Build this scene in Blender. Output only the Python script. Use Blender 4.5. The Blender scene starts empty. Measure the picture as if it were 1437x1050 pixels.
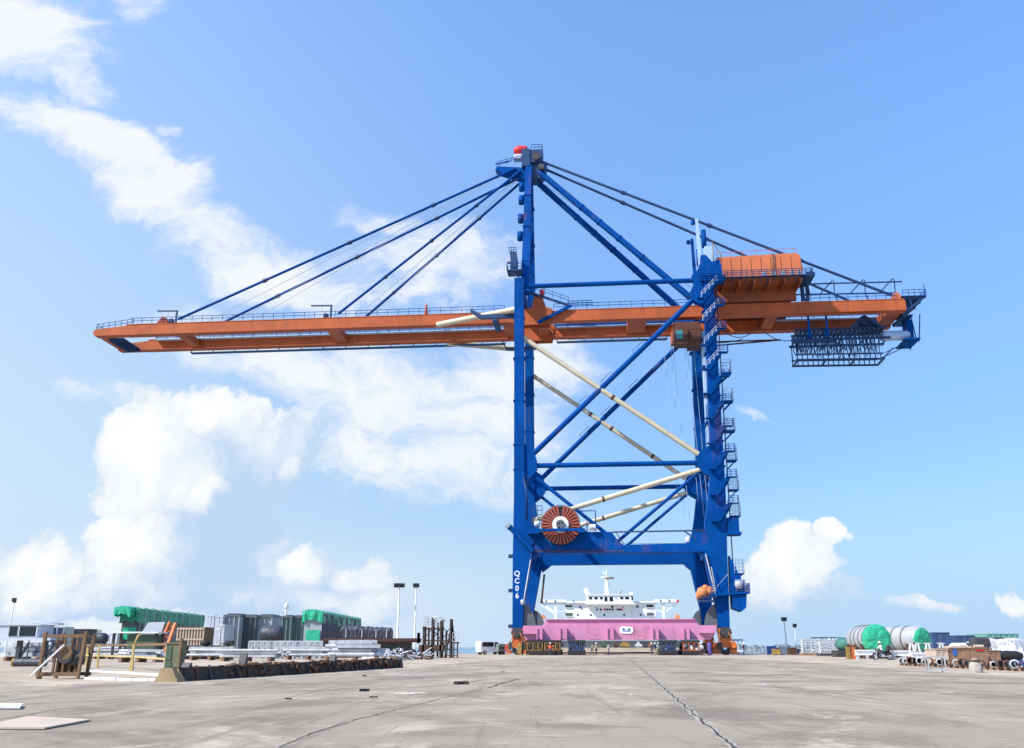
import bpy, bmesh, math, random
from mathutils import Vector, Matrix
random.seed(7)
S = bpy.context.scene
COL = S.collection
PI = math.pi
R = math.radians

# ---------------------------------------------------------------- camera
FOC, CX, CY, HOR, EYE = 1283.0, 718.5, 525.0, 908.5, 1.15      # photo pixels, eye height in metres
PITCH = math.atan((HOR - CY) / FOC)
cp, sp = math.cos(PITCH), math.sin(PITCH)
cam = bpy.data.cameras.new("camera")
cam.sensor_width = 36.0
cam.lens = 36.0 * FOC / 1437.0
cam.clip_start, cam.clip_end = 0.1, 60000.0
cam_ob = bpy.data.objects.new("camera", cam)
cam_ob.location = (0, 0, EYE)
cam_ob.rotation_euler = (PI / 2 + PITCH, 0, 0)
COL.objects.link(cam_ob)
S.camera = cam_ob

def ray(px, py):
    u, v = (px - CX) / FOC, (CY - py) / FOC
    return Vector((u, cp - v * sp, sp + v * cp))
def at(px, py, Y):
    """world point at distance Y that the survey photo shows at px, py"""
    d = ray(px, py)
    return Vector((d.x * Y / d.y, Y, EYE + d.z * Y / d.y))
def gr(px, py, z=0.0):
    d = ray(px, py)
    t = (z - EYE) / d.z
    return Vector((d.x * t, d.y * t, z))

# parts whose separate pieces each become a mesh of their own
SPLIT = set('''leg_band gusset_plate corner_post rack_hanger pipe_coupling grab_rail stay_joint mast_band cable_pipe sheave saddle column equipment_box
deck_lamp lifting_loop stair_landing_post wrapped_motor leg diagonal cabinet_leg crate_runner stiffener_fin lashing_strap chock support_foot lashing eyes rail_post side_light bumper cross_rail bar slack_cable
boom_hinge end_plate house_rib ladder_cage_ring block foot lifting_lug hinge_strut axle_arm'''.split())
# ---------------------------------------------------------------- mesh builder
class MB:
    def __init__(s):
        s.v, s.f, s.m, s.sm = [], [], [], []
        s.mi = 0
    def add(s, vs, fs, smooth=False):
        b = len(s.v)
        s.v += [tuple(p) for p in vs]
        for f in fs:
            s.f.append([b + i for i in f]); s.m.append(s.mi); s.sm.append(smooth)
        return s
    def box(s, x0, x1, y0, y1, z0, z1):
        if x0 > x1: x0, x1 = x1, x0
        if y0 > y1: y0, y1 = y1, y0
        if z0 > z1: z0, z1 = z1, z0
        v = [(x, y, z) for z in (z0, z1) for y in (y0, y1) for x in (x0, x1)]
        return s.add(v, [(0, 2, 3, 1), (4, 5, 7, 6), (0, 1, 5, 4), (2, 6, 7, 3), (0, 4, 6, 2), (1, 3, 7, 5)])
    def cbox(s, c, d, rot=None):
        h = Vector(d) / 2
        v = [Vector((x * h.x, y * h.y, z * h.z)) for z in (-1, 1) for y in (-1, 1) for x in (-1, 1)]
        if rot is not None: v = [rot @ p for p in v]
        v = [p + Vector(c) for p in v]
        return s.add(v, [(0, 2, 3, 1), (4, 5, 7, 6), (0, 1, 5, 4), (2, 6, 7, 3), (0, 4, 6, 2), (1, 3, 7, 5)])
    def bar(s, p, q, w, h, up=(0, 0, 1), w2=None, h2=None):
        p, q = Vector(p), Vector(q); d = (q - p).normalized(); u = Vector(up)
        if abs(d.dot(u)) > .98: u = Vector((0, 1, 0))
        x = d.cross(u).normalized(); z = x.cross(d)
        w2 = w if w2 is None else w2; h2 = h if h2 is None else h2
        v = []
        for c, a, b in ((p, w, h), (q, w2, h2)):
            v += [c - x * a / 2 - z * b / 2, c + x * a / 2 - z * b / 2, c + x * a / 2 + z * b / 2, c - x * a / 2 + z * b / 2]
        return s.add(v, [(0, 1, 2, 3), (7, 6, 5, 4), (0, 4, 5, 1), (1, 5, 6, 2), (2, 6, 7, 3), (3, 7, 4, 0)])
    def tube(s, p, q, r, r2=None, n=10, caps=True, smooth=True):
        p, q = Vector(p), Vector(q); d = (q - p).normalized()
        u = Vector((0, 0, 1)) if abs(d.z) < .98 else Vector((1, 0, 0))
        x = d.cross(u).normalized(); z = x.cross(d)
        r2 = r if r2 is None else r2
        v = []
        for c, a in ((p, r), (q, r2)):
            v += [c + x * a * math.cos(2 * PI * i / n) + z * a * math.sin(2 * PI * i / n) for i in range(n)]
        s.add(v, [(i, i + n, (i + 1) % n + n, (i + 1) % n) for i in range(n)], smooth)
        if caps:
            s.add(v[:n], [list(range(n))]); s.add(v[n:], [list(range(n))[::-1]])
        return s
    def path(s, pts, r, n=6):
        pts = [Vector(p) for p in pts]
        rings, prev = [], None
        for i, p in enumerate(pts):
            d = (pts[min(i + 1, len(pts) - 1)] - pts[max(i - 1, 0)]).normalized()
            if prev is None:
                u = Vector((0, 0, 1)) if abs(d.z) < .95 else Vector((1, 0, 0))
                x = d.cross(u).normalized()
            else:
                x = (prev - d * prev.dot(d)).normalized()
            prev = x; z = x.cross(d)
            rings.append([p + x * r * math.cos(2 * PI * k / n) + z * r * math.sin(2 * PI * k / n) for k in range(n)])
        v = [p for g in rings for p in g]
        f = [(i * n + k, (i + 1) * n + k, (i + 1) * n + (k + 1) % n, i * n + (k + 1) % n) for i in range(len(rings) - 1) for k in range(n)]
        f += [list(range(n)), [len(v) - 1 - k for k in range(n)]]
        return s.add(v, f, True)
    def prism(s, poly, y0, y1):
        """polygon of (x, z) extruded along y"""
        n = len(poly)
        area = sum(poly[i][0] * poly[(i + 1) % n][1] - poly[(i + 1) % n][0] * poly[i][1] for i in range(n))
        if area < 0: poly = poly[::-1]
        v = [(x, y0, z) for x, z in poly] + [(x, y1, z) for x, z in poly]
        f = [list(range(n)), [2 * n - 1 - i for i in range(n)]] + [(i, i + n, (i + 1) % n + n, (i + 1) % n) for i in range(n)]
        return s.add(v, f)
    def xprism(s, poly, x0, x1):
        """polygon of (y, z) extruded along x"""
        n = len(poly)
        v = [(x0, y, z) for y, z in poly] + [(x1, y, z) for y, z in poly]
        f = [list(range(n)), [2 * n - 1 - i for i in range(n)]] + [(i, i + n, (i + 1) % n + n, (i + 1) % n) for i in range(n)]
        return s.add(v, f)
    def lathe(s, prof, c=(0, 0, 0), axis='z', n=20):
        """profile of (radius, height) turned round an axis"""
        v = []
        for r, h in prof:
            for i in range(n):
                a = 2 * PI * i / n
                x, y = r * math.cos(a), r * math.sin(a)
                p = {'z': (x, y, h), 'y': (x, h, y), 'x': (h, x, y)}[axis]
                v.append((p[0] + c[0], p[1] + c[1], p[2] + c[2]))
        f = [(j * n + i, j * n + (i + 1) % n, (j + 1) * n + (i + 1) % n, (j + 1) * n + i) for j in range(len(prof) - 1) for i in range(n)]
        return s.add(v, f, True)
    def ring(s, c, r, w, t, axis='y', n=24):
        return s.lathe([(r - w, -t / 2), (r, -t / 2), (r, t / 2), (r - w, t / 2), (r - w, -t / 2)], c, axis, n)
    def rail(s, pts, h=1.1, gap=1.6, r=.03, rails=2, mesh=False):
        """handrail along a polyline"""
        pts = [Vector(p) for p in pts]
        for a, b in zip(pts, pts[1:]):
            L = (b - a).length; n = max(1, int(round(L / gap)))
            for i in range(n + 1):
                p = a.lerp(b, i / n)
                s.bar(p, p + Vector((0, 0, h)), r * 2, r * 2)
            for k in range(rails):
                z = Vector((0, 0, h * (k + 1) / rails))
                s.bar(a + z, b + z, r * 2, r * 2)
        return s
    def islands(s):
        par = list(range(len(s.v)))
        def find(i):
            while par[i] != i: par[i] = par[par[i]]; i = par[i]
            return i
        for f in s.f:
            r = find(f[0])
            for i in f[1:]: par[find(i)] = r
        out = {}
        for n, f in enumerate(s.f): out.setdefault(find(f[0]), []).append(n)
        return list(out.values())
    def build(s, name, mats, parent=None, bevel=0):
        if name in SPLIT:
            first, isl = None, s.islands()
            for fs in isl if len(isl) > 1 else ():
                k, mp = MB(), {}
                for n in fs:
                    for i in s.f[n]:
                        if i not in mp: mp[i] = len(k.v); k.v.append(s.v[i])
                    k.f.append([mp[i] for i in s.f[n]]); k.m.append(s.m[n]); k.sm.append(s.sm[n])
                o = k.mesh_object(name, mats, parent, bevel); first = first or o
            if first: return first
        return s.mesh_object(name, mats, parent, bevel)
    def mesh_object(s, name, mats, parent=None, bevel=0):
        me = bpy.data.meshes.new(name)
        me.from_pydata(s.v, [], s.f)
        for m in (mats if isinstance(mats, (list, tuple)) else [mats]): me.materials.append(m)
        me.polygons.foreach_set('material_index', s.m)
        me.polygons.foreach_set('use_smooth', s.sm)
        bm = bmesh.new(); bm.from_mesh(me)
        bmesh.ops.recalc_face_normals(bm, faces=bm.faces)
        bm.to_mesh(me); bm.free(); me.update()
        o = bpy.data.objects.new(name, me)
        COL.objects.link(o)
        if parent is not None: o.parent = parent
        if bevel:
            md = o.modifiers.new('bevel', 'BEVEL'); md.width = bevel; md.segments = 2; md.limit_method = 'ANGLE'
        return o

def tag(o, label=None, cat=None, group=None, kind=None):
    if label: o['label'] = label
    if cat: o['category'] = cat
    if group: o['group'] = group
    if kind: o['kind'] = kind
    return o
def thing(name, label, cat, loc=(0, 0, 0), rz=0.0, group=None):
    o = bpy.data.objects.new(name, None); COL.objects.link(o)
    o.location = loc; o.rotation_euler = (0, 0, rz); o.empty_display_size = .3
    return tag(o, label, cat, group)
def struct(o): return tag(o, kind='structure')
def dup(root, loc, rz, label, group=None):
    kids = {}
    for c in bpy.data.objects:
        if c.parent is not None: kids.setdefault(c.parent.name, []).append(c)
    r = root.copy(); COL.objects.link(r); r.location = loc; r.rotation_euler = (0, 0, rz); r['label'] = label
    if group: r['group'] = group
    for ch in kids.get(root.name, []):
        c = ch.copy(); COL.objects.link(c); c.parent = r
        for g in kids.get(ch.name, []):
            d = g.copy(); COL.objects.link(d); d.parent = c
    return r
def text_mesh(body, size, mat, name, parent, loc, rot, depth=.01):
    cu = bpy.data.curves.new(name, 'FONT'); cu.body = body; cu.size = size; cu.extrude = depth
    cu.align_x = 'CENTER'; cu.align_y = 'CENTER'; cu.offset = size * .015
    tmp = bpy.data.objects.new(name, cu); COL.objects.link(tmp)
    dg = bpy.context.evaluated_depsgraph_get()
    me = bpy.data.meshes.new_from_object(tmp.evaluated_get(dg))
    bpy.data.objects.remove(tmp)
    me.materials.clear(); me.materials.append(mat)
    o = bpy.data.objects.new(name, me); COL.objects.link(o)
    o.parent = parent; o.location = loc; o.rotation_euler = rot
    return o

# ---------------------------------------------------------------- materials
def lin(r, g, b):
    f = lambda c: (c / 255) / 12.92 if c <= 10 else ((c / 255 + .055) / 1.055) ** 2.4
    return (f(r), f(g), f(b))
def mat(name, col, rough=.5, metal=0.0, var=.18, scale=.6, dirt=None, dirt_amt=.0, streak=0.0, bump=0.0, bscale=8.0, spec=.5, rust=0.0):
    """paint / metal / cloth: base colour with cloudy wear, running dirt and a little surface relief"""
    m = bpy.data.materials.new(name); m.use_nodes = True
    nt = m.node_tree; N = nt.nodes; Lk = nt.links.new
    bs = N['Principled BSDF']
    tc = N.new('ShaderNodeTexCoord')
    n1 = N.new('ShaderNodeTexNoise'); n1.inputs['Scale'].default_value = scale; n1.inputs['Detail'].default_value = 6; n1.inputs['Roughness'].default_value = .65
    Lk(tc.outputs['Object'], n1.inputs['Vector'])
    mr = N.new('ShaderNodeMapRange'); mr.inputs['From Min'].default_value = .3; mr.inputs['From Max'].default_value = .7
    mr.inputs['To Min'].default_value = 1 - var; mr.inputs['To Max'].default_value = 1 + var
    Lk(n1.outputs['Fac'], mr.inputs['Value'])
    mul = N.new('ShaderNodeVectorMath'); mul.operation = 'SCALE'; mul.inputs[0].default_value = col
    Lk(mr.outputs[0], mul.inputs['Scale'])
    out = mul.outputs[0]
    if dirt is not None:
        mp = N.new('ShaderNodeMapping'); mp.inputs['Scale'].default_value = (1.6, 1.6, .18 if streak else 1.6)
        Lk(tc.outputs['Object'], mp.inputs['Vector'])
        n2 = N.new('ShaderNodeTexNoise'); n2.inputs['Scale'].default_value = scale * 2.2; n2.inputs['Detail'].default_value = 8; n2.inputs['Roughness'].default_value = .7
        Lk(mp.outputs[0], n2.inputs['Vector'])
        r2 = N.new('ShaderNodeMapRange'); r2.inputs['From Min'].default_value = .54; r2.inputs['From Max'].default_value = .72
        r2.inputs['To Max'].default_value = dirt_amt
        Lk(n2.outputs['Fac'], r2.inputs['Value'])
        mx = N.new('ShaderNodeMix'); mx.data_type = 'RGBA'
        Lk(r2.outputs[0], mx.inputs[0]); Lk(out, mx.inputs[6]); mx.inputs[7].default_value = (*dirt, 1)
        out = mx.outputs[2]
    if rust:
        mp = N.new('ShaderNodeMapping'); mp.inputs['Scale'].default_value = (1, 1, .12); Lk(tc.outputs['Object'], mp.inputs['Vector'])
        n4 = N.new('ShaderNodeTexNoise'); n4.inputs['Scale'].default_value = 1.1; n4.inputs['Detail'].default_value = 9; n4.inputs['Roughness'].default_value = .75; Lk(mp.outputs[0], n4.inputs['Vector'])
        n5 = N.new('ShaderNodeTexNoise'); n5.inputs['Scale'].default_value = .16; n5.inputs['Detail'].default_value = 3; Lk(tc.outputs['Object'], n5.inputs['Vector'])
        ad = N.new('ShaderNodeMath'); ad.operation = 'MULTIPLY_ADD'; Lk(n5.outputs['Fac'], ad.inputs[0]); ad.inputs[1].default_value = .8; Lk(n4.outputs['Fac'], ad.inputs[2])
        r4 = N.new('ShaderNodeMapRange'); r4.inputs['From Min'].default_value = 1.02; r4.inputs['From Max'].default_value = 1.14; r4.inputs['To Max'].default_value = rust; Lk(ad.outputs[0], r4.inputs['Value'])
        mx = N.new('ShaderNodeMix'); mx.data_type = 'RGBA'; Lk(r4.outputs[0], mx.inputs[0]); Lk(out, mx.inputs[6]); mx.inputs[7].default_value = (.20, .075, .035, 1); out = mx.outputs[2]
    Lk(out, bs.inputs['Base Color'])
    bs.inputs['Roughness'].default_value = rough; bs.inputs['Metallic'].default_value = metal
    bs.inputs['Specular IOR Level'].default_value = spec
    if bump:
        n3 = N.new('ShaderNodeTexNoise'); n3.inputs['Scale'].default_value = bscale; n3.inputs['Detail'].default_value = 5
        Lk(tc.outputs['Object'], n3.inputs['Vector'])
        b = N.new('ShaderNodeBump'); b.inputs['Strength'].default_value = bump; b.inputs['Distance'].default_value = .15
        Lk(n3.outputs['Fac'], b.inputs['Height']); Lk(b.outputs[0], bs.inputs['Normal'])
    return m
RUST = (.16, .055, .025)
M = {}
M['blue'] = mat('blue_paint', (.0006, .060, .27), .55, spec=.05, dirt=(.002, .045, .17), dirt_amt=.6, streak=1, var=.22, scale=.22, rust=.28)
M['blue_dark'] = mat('dark_blue_steel', (.008, .04, .13), .5, var=.25, dirt=(.06, .05, .05), dirt_amt=.4)
M['blue_pale'] = mat('pale_blue_panel', (.36, .50, .70), .5, var=.1, dirt=(.3, .33, .36), dirt_amt=.4, streak=1)
M['orange'] = mat('orange_girder_paint', (.44, .105, .036), .55, spec=.2, dirt=(.26, .07, .03), dirt_amt=.75, streak=1, var=.2, scale=.22, rust=.5)
M['house'] = mat('orange_house_sheet', (.60, .16, .055), .55, dirt=(.32, .10, .05), dirt_amt=.6, streak=1, var=.1, scale=.3)
M['pink'] = mat('pink_paint', (.56, .235, .385), .5, spec=.3, dirt=(.36, .14, .22), dirt_amt=.6, streak=1, var=.12, scale=.4, rust=.35)
M['cream'] = mat('cream_pipe_paint', (.55, .49, .35), .5, dirt=(.30, .22, .13), dirt_amt=.7, streak=0, var=.1, scale=.35)
M['bogie'] = mat('orange_bogie_paint', (.58, .14, .025), .5, dirt=(.10, .04, .03), dirt_amt=.9, var=.25, scale=.8)
M['reel'] = mat('red_brown_reel', (.33, .065, .04), .5, var=.2)
M['white'] = mat('white_paint', (.80, .81, .82), .45, var=.06, dirt=(.5, .47, .42), dirt_amt=.35, streak=1, scale=.35)
M['ship'] = mat('ship_white_paint', (.86, .86, .86), .5, var=.05, dirt=(.55, .50, .45), dirt_amt=.3, streak=1, scale=.15)
M['black'] = mat('black_rubber', (.018, .018, .02), .7, var=.3)
M['dark'] = mat('dark_steel', (.045, .045, .05), .55, var=.3, dirt=RUST, dirt_amt=.5)
M['rust'] = mat('rusty_steel', (.085, .040, .027), .8, var=.4, scale=1.5, dirt=(.05, .03, .025), dirt_amt=.8, bump=.2)
M['brown'] = mat('brown_painted_steel', (.17, .095, .045), .7, var=.3, scale=2, dirt=(.30, .22, .12), dirt_amt=.5)
M['yellow'] = mat('faded_yellow_paint', (.56, .40, .16), .6, var=.2, dirt=(.26, .15, .07), dirt_amt=.8, scale=1.5)
M['ochre'] = mat('ochre_machine_paint', (.34, .20, .045), .55, var=.35, scale=2, dirt=(.06, .04, .025), dirt_amt=.85)
M['galv'] = mat('galvanised_steel', (.50, .52, .54), .5, metal=.25, var=.3, scale=1.2, dirt=(.35, .34, .33), dirt_amt=.5)
M['grey'] = mat('grey_sheet_metal', (.36, .385, .41), .55, var=.12, dirt=(.18, .19, .21), dirt_amt=.5, streak=1)
M['grey_pale'] = mat('pale_grey_panel', (.52, .55, .60), .55, var=.1, dirt=(.35, .36, .38), dirt_amt=.4, streak=1)
M['grey_dark'] = mat('dark_slate_metal', (.11, .12, .135), .5, var=.2, dirt=(.04, .04, .045), dirt_amt=.5)
M['grey_green'] = mat('green_grey_metal', (.17, .23, .22), .55, var=.15, dirt=(.1, .12, .12), dirt_amt=.5, streak=1)
M['tarp'] = mat('green_tarpaulin', (.012, .26, .13), .45, var=.22, scale=.9, bump=.5, bscale=1.6, dirt=(.05, .36, .22), dirt_amt=.5)
M['tarp_light'] = mat('bright_green_tarpaulin', (.03, .42, .23), .4, var=.2, scale=.9, bump=.5, bscale=2.2)
M['tarp_navy'] = mat('navy_tarpaulin', (.045, .047, .065), .5, var=.3, bump=.6, bscale=1.8, dirt=(.13, .125, .14), dirt_amt=.6)
M['tarp_white'] = mat('white_wrapping', (.58, .59, .61), .55, var=.22, scale=1.4, bump=.7, bscale=2.5)
M['glass'] = mat('dark_glass', (.015, .02, .025), .12, var=.1)
M['glass_teal'] = mat('teal_glass', (.05, .24, .27), .15, var=.1)
M['green_dark'] = mat('dark_green_recess', (.06, .10, .06), .6, var=.15)
M['red'] = mat('red_tarpaulin', (.62, .015, .02), .5, var=.15, bump=.4, bscale=2)
M['skin'] = mat('skin', (.22, .11, .07), .55, var=.08)
M['cont_blue'] = mat('blue_container_paint', (.035, .075, .17), .5, var=.12, dirt=(.12, .08, .06), dirt_amt=.4, streak=1)
M['cont_teal'] = mat('sea_green_container_paint', (.14, .33, .30), .5, var=.12, dirt=(.2, .18, .14), dirt_amt=.4, streak=1)
M['wood'] = mat('weathered_timber', (.30, .17, .11), .8, var=.3, scale=2.5, dirt=(.16, .09, .06), dirt_amt=.6)
M['wood_pale'] = mat('pale_plywood', (.54, .42, .33), .75, var=.12, scale=2, dirt=(.45, .32, .22), dirt_amt=.5)
M['concrete_w'] = mat('whitewashed_concrete', (.66, .65, .63), .8, var=.1, scale=1.5, dirt=(.30, .30, .33), dirt_amt=.7)
M['sign_blue'] = mat('sign_blue', (.03, .12, .42), .5, var=.05)
M['sign_teal'] = mat('sign_teal', (.22, .42, .42), .5, var=.05)
M['deck'] = mat('beige_deck_paint', (.44, .38, .29), .8, var=.15, scale=.15)
M['shirt_white'] = mat('white_cotton', (.78, .78, .76), .8, var=.06, scale=6)
M['navy_cloth'] = mat('navy_cloth', (.03, .045, .10), .85, var=.1, scale=6)
M['khaki'] = mat('khaki_cloth', (.42, .36, .24), .85, var=.1, scale=6)
M['hivis'] = mat('orange_safety_cloth', (.8, .16, .03), .7, var=.1, scale=6)
M['red_cloth'] = mat('red_overall_cloth', (.5, .03, .04), .8, var=.1, scale=6)
M['hair'] = mat('black_hair', (.01, .01, .011), .6, var=.1)

# ---------------------------------------------------------------- sun and sky
SUN = Vector((.63, .35, -.69)).normalized()        # the way the light travels
sun = bpy.data.lights.new("sun", 'SUN'); sun.energy = SUN_E = 4.4; sun.angle = R(.53); sun.color = (1, .955, .88)
so = bpy.data.objects.new("sun", sun); so.rotation_euler = SUN.to_track_quat('-Z', 'Y').to_euler(); COL.objects.link(so)
W = bpy.data.worlds.new("World"); S.world = W; W.use_nodes = True
wt = W.node_tree; WN = wt.nodes; WL = wt.links.new
bg = WN['Background']; bg.inputs[1].default_value = .12
sky = WN.new('ShaderNodeTexSky'); sky.sky_type = 'NISHITA'; sky.sun_disc = False
sky.sun_elevation = math.asin(-SUN.z); sky.sun_rotation = math.atan2(-SUN.x, -SUN.y)
sky.air_density = 1.0; sky.dust_density = .6; sky.ozone_density = 2.2; sky.altitude = 0

def wm(op, a, b=None, c=None, clamp=False):
    n = WN.new('ShaderNodeMath'); n.operation = op; n.use_clamp = clamp
    for i, x in enumerate((a, b, c)):
        if x is None: continue
        if isinstance(x, (int, float)): n.inputs[i].default_value = x
        else: WL(x, n.inputs[i])
    return n.outputs[0]
def wvec(op, a, b=None, scale=None):
    n = WN.new('ShaderNodeVectorMath'); n.operation = op
    for i, x in enumerate((a, b)):
        if x is None: continue
        if isinstance(x, (tuple, Vector)): n.inputs[i].default_value = x
        else: WL(x, n.inputs[i])
    if scale is not None:
        if isinstance(scale, (int, float)): n.inputs['Scale'].default_value = scale
        else: WL(scale, n.inputs['Scale'])
    return n.outputs['Value' if op in ('LENGTH', 'DOT_PRODUCT') else 0]
def wnoise(v, scale, detail=6, rough=.6, color=False, dist=0.0):
    n = WN.new('ShaderNodeTexNoise'); n.inputs['Scale'].default_value = scale; n.inputs['Detail'].default_value = detail
    n.inputs['Roughness'].default_value = rough; n.inputs['Distortion'].default_value = dist
    WL(v, n.inputs['Vector']); return n.outputs['Color' if color else 'Fac']
def wstep(x, lo, hi, t0=0.0, t1=1.0):
    n = WN.new('ShaderNodeMapRange'); n.interpolation_type = 'SMOOTHSTEP'
    n.inputs['From Min'].default_value = lo; n.inputs['From Max'].default_value = hi
    n.inputs['To Min'].default_value = t0; n.inputs['To Max'].default_value = t1
    WL(x, n.inputs['Value']); return n.outputs[0]
tcw = WN.new('ShaderNodeTexCoord')
sx = WN.new('ShaderNodeSeparateXYZ'); WL(tcw.outputs['Generated'], sx.inputs[0])
fwd = wm('MAXIMUM', sx.outputs[1], .08)
cx = WN.new('ShaderNodeCombineXYZ')
WL(wm('DIVIDE', sx.outputs[0], fwd), cx.inputs[0]); WL(wm('DIVIDE', sx.outputs[2], fwd), cx.inputs[1])
P0 = cx.outputs[0]
infront = wm('MULTIPLY', wstep(sx.outputs[1], .1, .3), wstep(sx.outputs[2], -.004, .004))
def sk(px, py):
    d = ray(px, py); return (d.x / d.y, d.z / d.y, 0)
def blob(P, px, py, rx, ry, ang=0.0, soft=.15, grow=1.5):
    """a soft elliptical patch of sky direction (sizes in milliradian-like photo units)"""
    mp = WN.new('ShaderNodeMapping'); mp.vector_type = 'TEXTURE'
    mp.inputs['Location'].default_value = sk(px, py); mp.inputs['Rotation'].default_value = (0, 0, R(ang))
    mp.inputs['Scale'].default_value = (rx / 1283 * grow, ry / 1283 * grow, 1)
    WL(P, mp.inputs['Vector'])
    return wstep(wvec('LENGTH', mp.outputs[0]), soft, 1.0, 1.0, 0.0)
def union(P, blobs, grow=1.5):
    o = None
    for b in blobs:
        w = b[5] if len(b) > 5 else 1.0
        x = blob(P, *b[:5], grow=grow)
        if w != 1.0: x = wm('MULTIPLY', x, w)
        o = x if o is None else wm('MAXIMUM', o, x)
    return o
warp = wvec('SUBTRACT', wnoise(P0, 5.0, 4, .6, True), (.5, .5, .5))
warp2 = wvec('SUBTRACT', wnoise(P0, 19.0, 5, .65, True), (.5, .5, .5))
P1 = wvec('ADD', wvec('ADD', P0, wvec('SCALE', warp, scale=.10)), wvec('SCALE', warp2, scale=.045))
# billowing heaps of cloud low over the sea
HEAPS = [(200, 645, 98, 100, 15), (290, 618, 105, 66, 4), (390, 640, 75, 72, 20, .82), (295, 735, 110, 125, 0, .95), (200, 775, 95, 70, 0, .95),
         (50, 800, 95, 70, 0, .9), (440, 800, 52, 46, 0, .95), (520, 815, 55, 40, 0, .8), (330, 835, 200, 50, 0, .75), (120, 845, 150, 40, 0, .8), (470, 850, 130, 34, 0, .7),
         (1118, 790, 66, 55, 25), (1166, 752, 34, 28, -10, .95), (1075, 815, 55, 50, 0, .9), (1150, 840, 80, 36, 0, .62), (1290, 843, 80, 16, 0, .56), (1415, 832, 34, 30, 0, .6)]
LITS = [(185, 640, 105, 95, 20), (310, 582, 150, 40, 4, .85), (385, 622, 55, 40, 10, .55), (255, 640, 60, 60, 0, .6), (165, 765, 90, 58, -10, .95), (60, 790, 95, 55, 0, .9), (285, 693, 32, 26, 30, .8), (430, 785, 40, 44, 0, .9), (520, 800, 50, 26, 0, .8), (120, 830, 120, 30, 0, .6), (470, 838, 110, 22, 0, .6),
        (1120, 775, 80, 55, 25, .95), (1170, 748, 40, 30, 0, .95), (1070, 795, 60, 45, 20, .8), (1290, 840, 80, 14, 0, .5), (1415, 825, 34, 26, 0, .6), (415, 650, 24, 20, 0, .7)]
billow = wnoise(P1, 12.0, 10, .60)
billow_c = wm('MULTIPLY_ADD', billow, 1.35, -.70)
F0 = wm('ADD', union(P1, HEAPS), billow_c)
heap_a = wm('MULTIPLY', wstep(F0, .33, .55), .95)
L0 = wm('ADD', union(P1, LITS, 1.75), wm('MULTIPLY', wm('ADD', wnoise(wvec('ADD', P1, (.018, -.024, 0)), 12.0, 10, .60), wm('MULTIPLY', billow, -1.0)), -1.5))
heap_lit = wstep(L0, .0, 1.05)
# thin torn streaks higher up
STREAKS = [(110, 180, 150, 34, -12, 1.0), (215, 240, 70, 52, -40, 1.0), (35, 40, 110, 62, -25, .9), (200, 8, 40, 30, 0, .7), (255, 300, 60, 40, -50, .8), (320, 345, 100, 42, -38, .8), (410, 385, 150, 40, -15, .8), (100, 110, 80, 26, -35, .65),
           (560, 385, 110, 45, 0, .78), (450, 545, 190, 40, -22, .9), (590, 570, 160, 55, -18, .92), (620, 650, 130, 48, -8, .85), (690, 560, 70, 90, 0, .75), (640, 380, 80, 50, 10, .7),
           (780, 500, 60, 50, 0, .6), (540, 315, 50, 20, -25, .6), (180, 565, 80, 14, -10, .5), (235, 165, 22, 10, 0, .8), (1055, 594, 26, 6, 0, .7)]
SF = union(P1, STREAKS, 2.1)
mpw = WN.new('ShaderNodeMapping'); mpw.inputs['Rotation'].default_value = (0, 0, R(28)); mpw.inputs['Scale'].default_value = (1, 1.8, 1); WL(P1, mpw.inputs['Vector'])
wis = wnoise(mpw.outputs[0], 7.0, 10, .64, dist=.4)
streak_a = wm('MULTIPLY', wstep(wm('MULTIPLY_ADD', wis, 3.3, wm('ADD', wm('MULTIPLY', SF, 1.15), -1.66)), .05, 1.2), wstep(SF, .02, .35, 0.0, .94))
# milky air towards the horizon on the sunny side
sideways = wstep(sx.outputs[0], -.70, .22, 1.0, .03)
milk = wm('MULTIPLY', wstep(sx.outputs[2], .0, .95, 1.0, 0.0), sideways)
def wmix(f, a, b):
    n = WN.new('ShaderNodeMix'); n.data_type = 'RGBA'
    WL(f, n.inputs[0])
    for i, x in ((6, a), (7, b)):
        if isinstance(x, tuple): n.inputs[i].default_value = (*x, 1)
        else: WL(x, n.inputs[i])
    return n.outputs[2]
KW = 6.0                                                # cloud white before the background strength
tint = WN.new('ShaderNodeVectorMath'); tint.operation = 'MULTIPLY'; WL(sky.outputs[0], tint.inputs[0]); tint.inputs[1].default_value = (1.47, 1.80, 2.12)
damp = WN.new('ShaderNodeVectorMath'); damp.operation = 'SCALE'; WL(tint.outputs[0], damp.inputs[0]); WL(wstep(sx.outputs[2], .0, .68, .42, 1.0), damp.inputs['Scale'])
c0 = wmix(milk, damp.outputs[0], (KW * .68, KW * .85, KW * 1.0))
c0 = wmix(wstep(sx.outputs[2], -.02, .20, .97, 0.0), c0, wmix(wstep(sx.outputs[0], -.1, .42), (KW * .62, KW * .77, KW * .98), (KW * .475, KW * .70, KW * .99)))
hazy = wm('MULTIPLY', wm('MULTIPLY', blob(P1, 170, 860, 380, 95, 0, .0), infront), .9)
c0 = wmix(hazy, c0, (KW * .90, KW * .95, KW * .99))
c1 = wmix(wm('MULTIPLY', streak_a, infront), c0, (KW * .97, KW * .99, KW))
hc = wmix(heap_lit, (KW * .53, KW * .70, KW * .93), (KW * 1.03, KW * 1.03, KW * 1.02))
c2 = wmix(wm('MULTIPLY', heap_a, infront), c1, hc)
WL(c2, bg.inputs[0])

S.view_settings.view_transform = 'Standard'; S.view_settings.look = 'None'
S.view_settings.gamma = 1; S.view_settings.use_curve_mapping = False
S.view_settings.exposure = .45
S.cycles.max_bounces = 6
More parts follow.
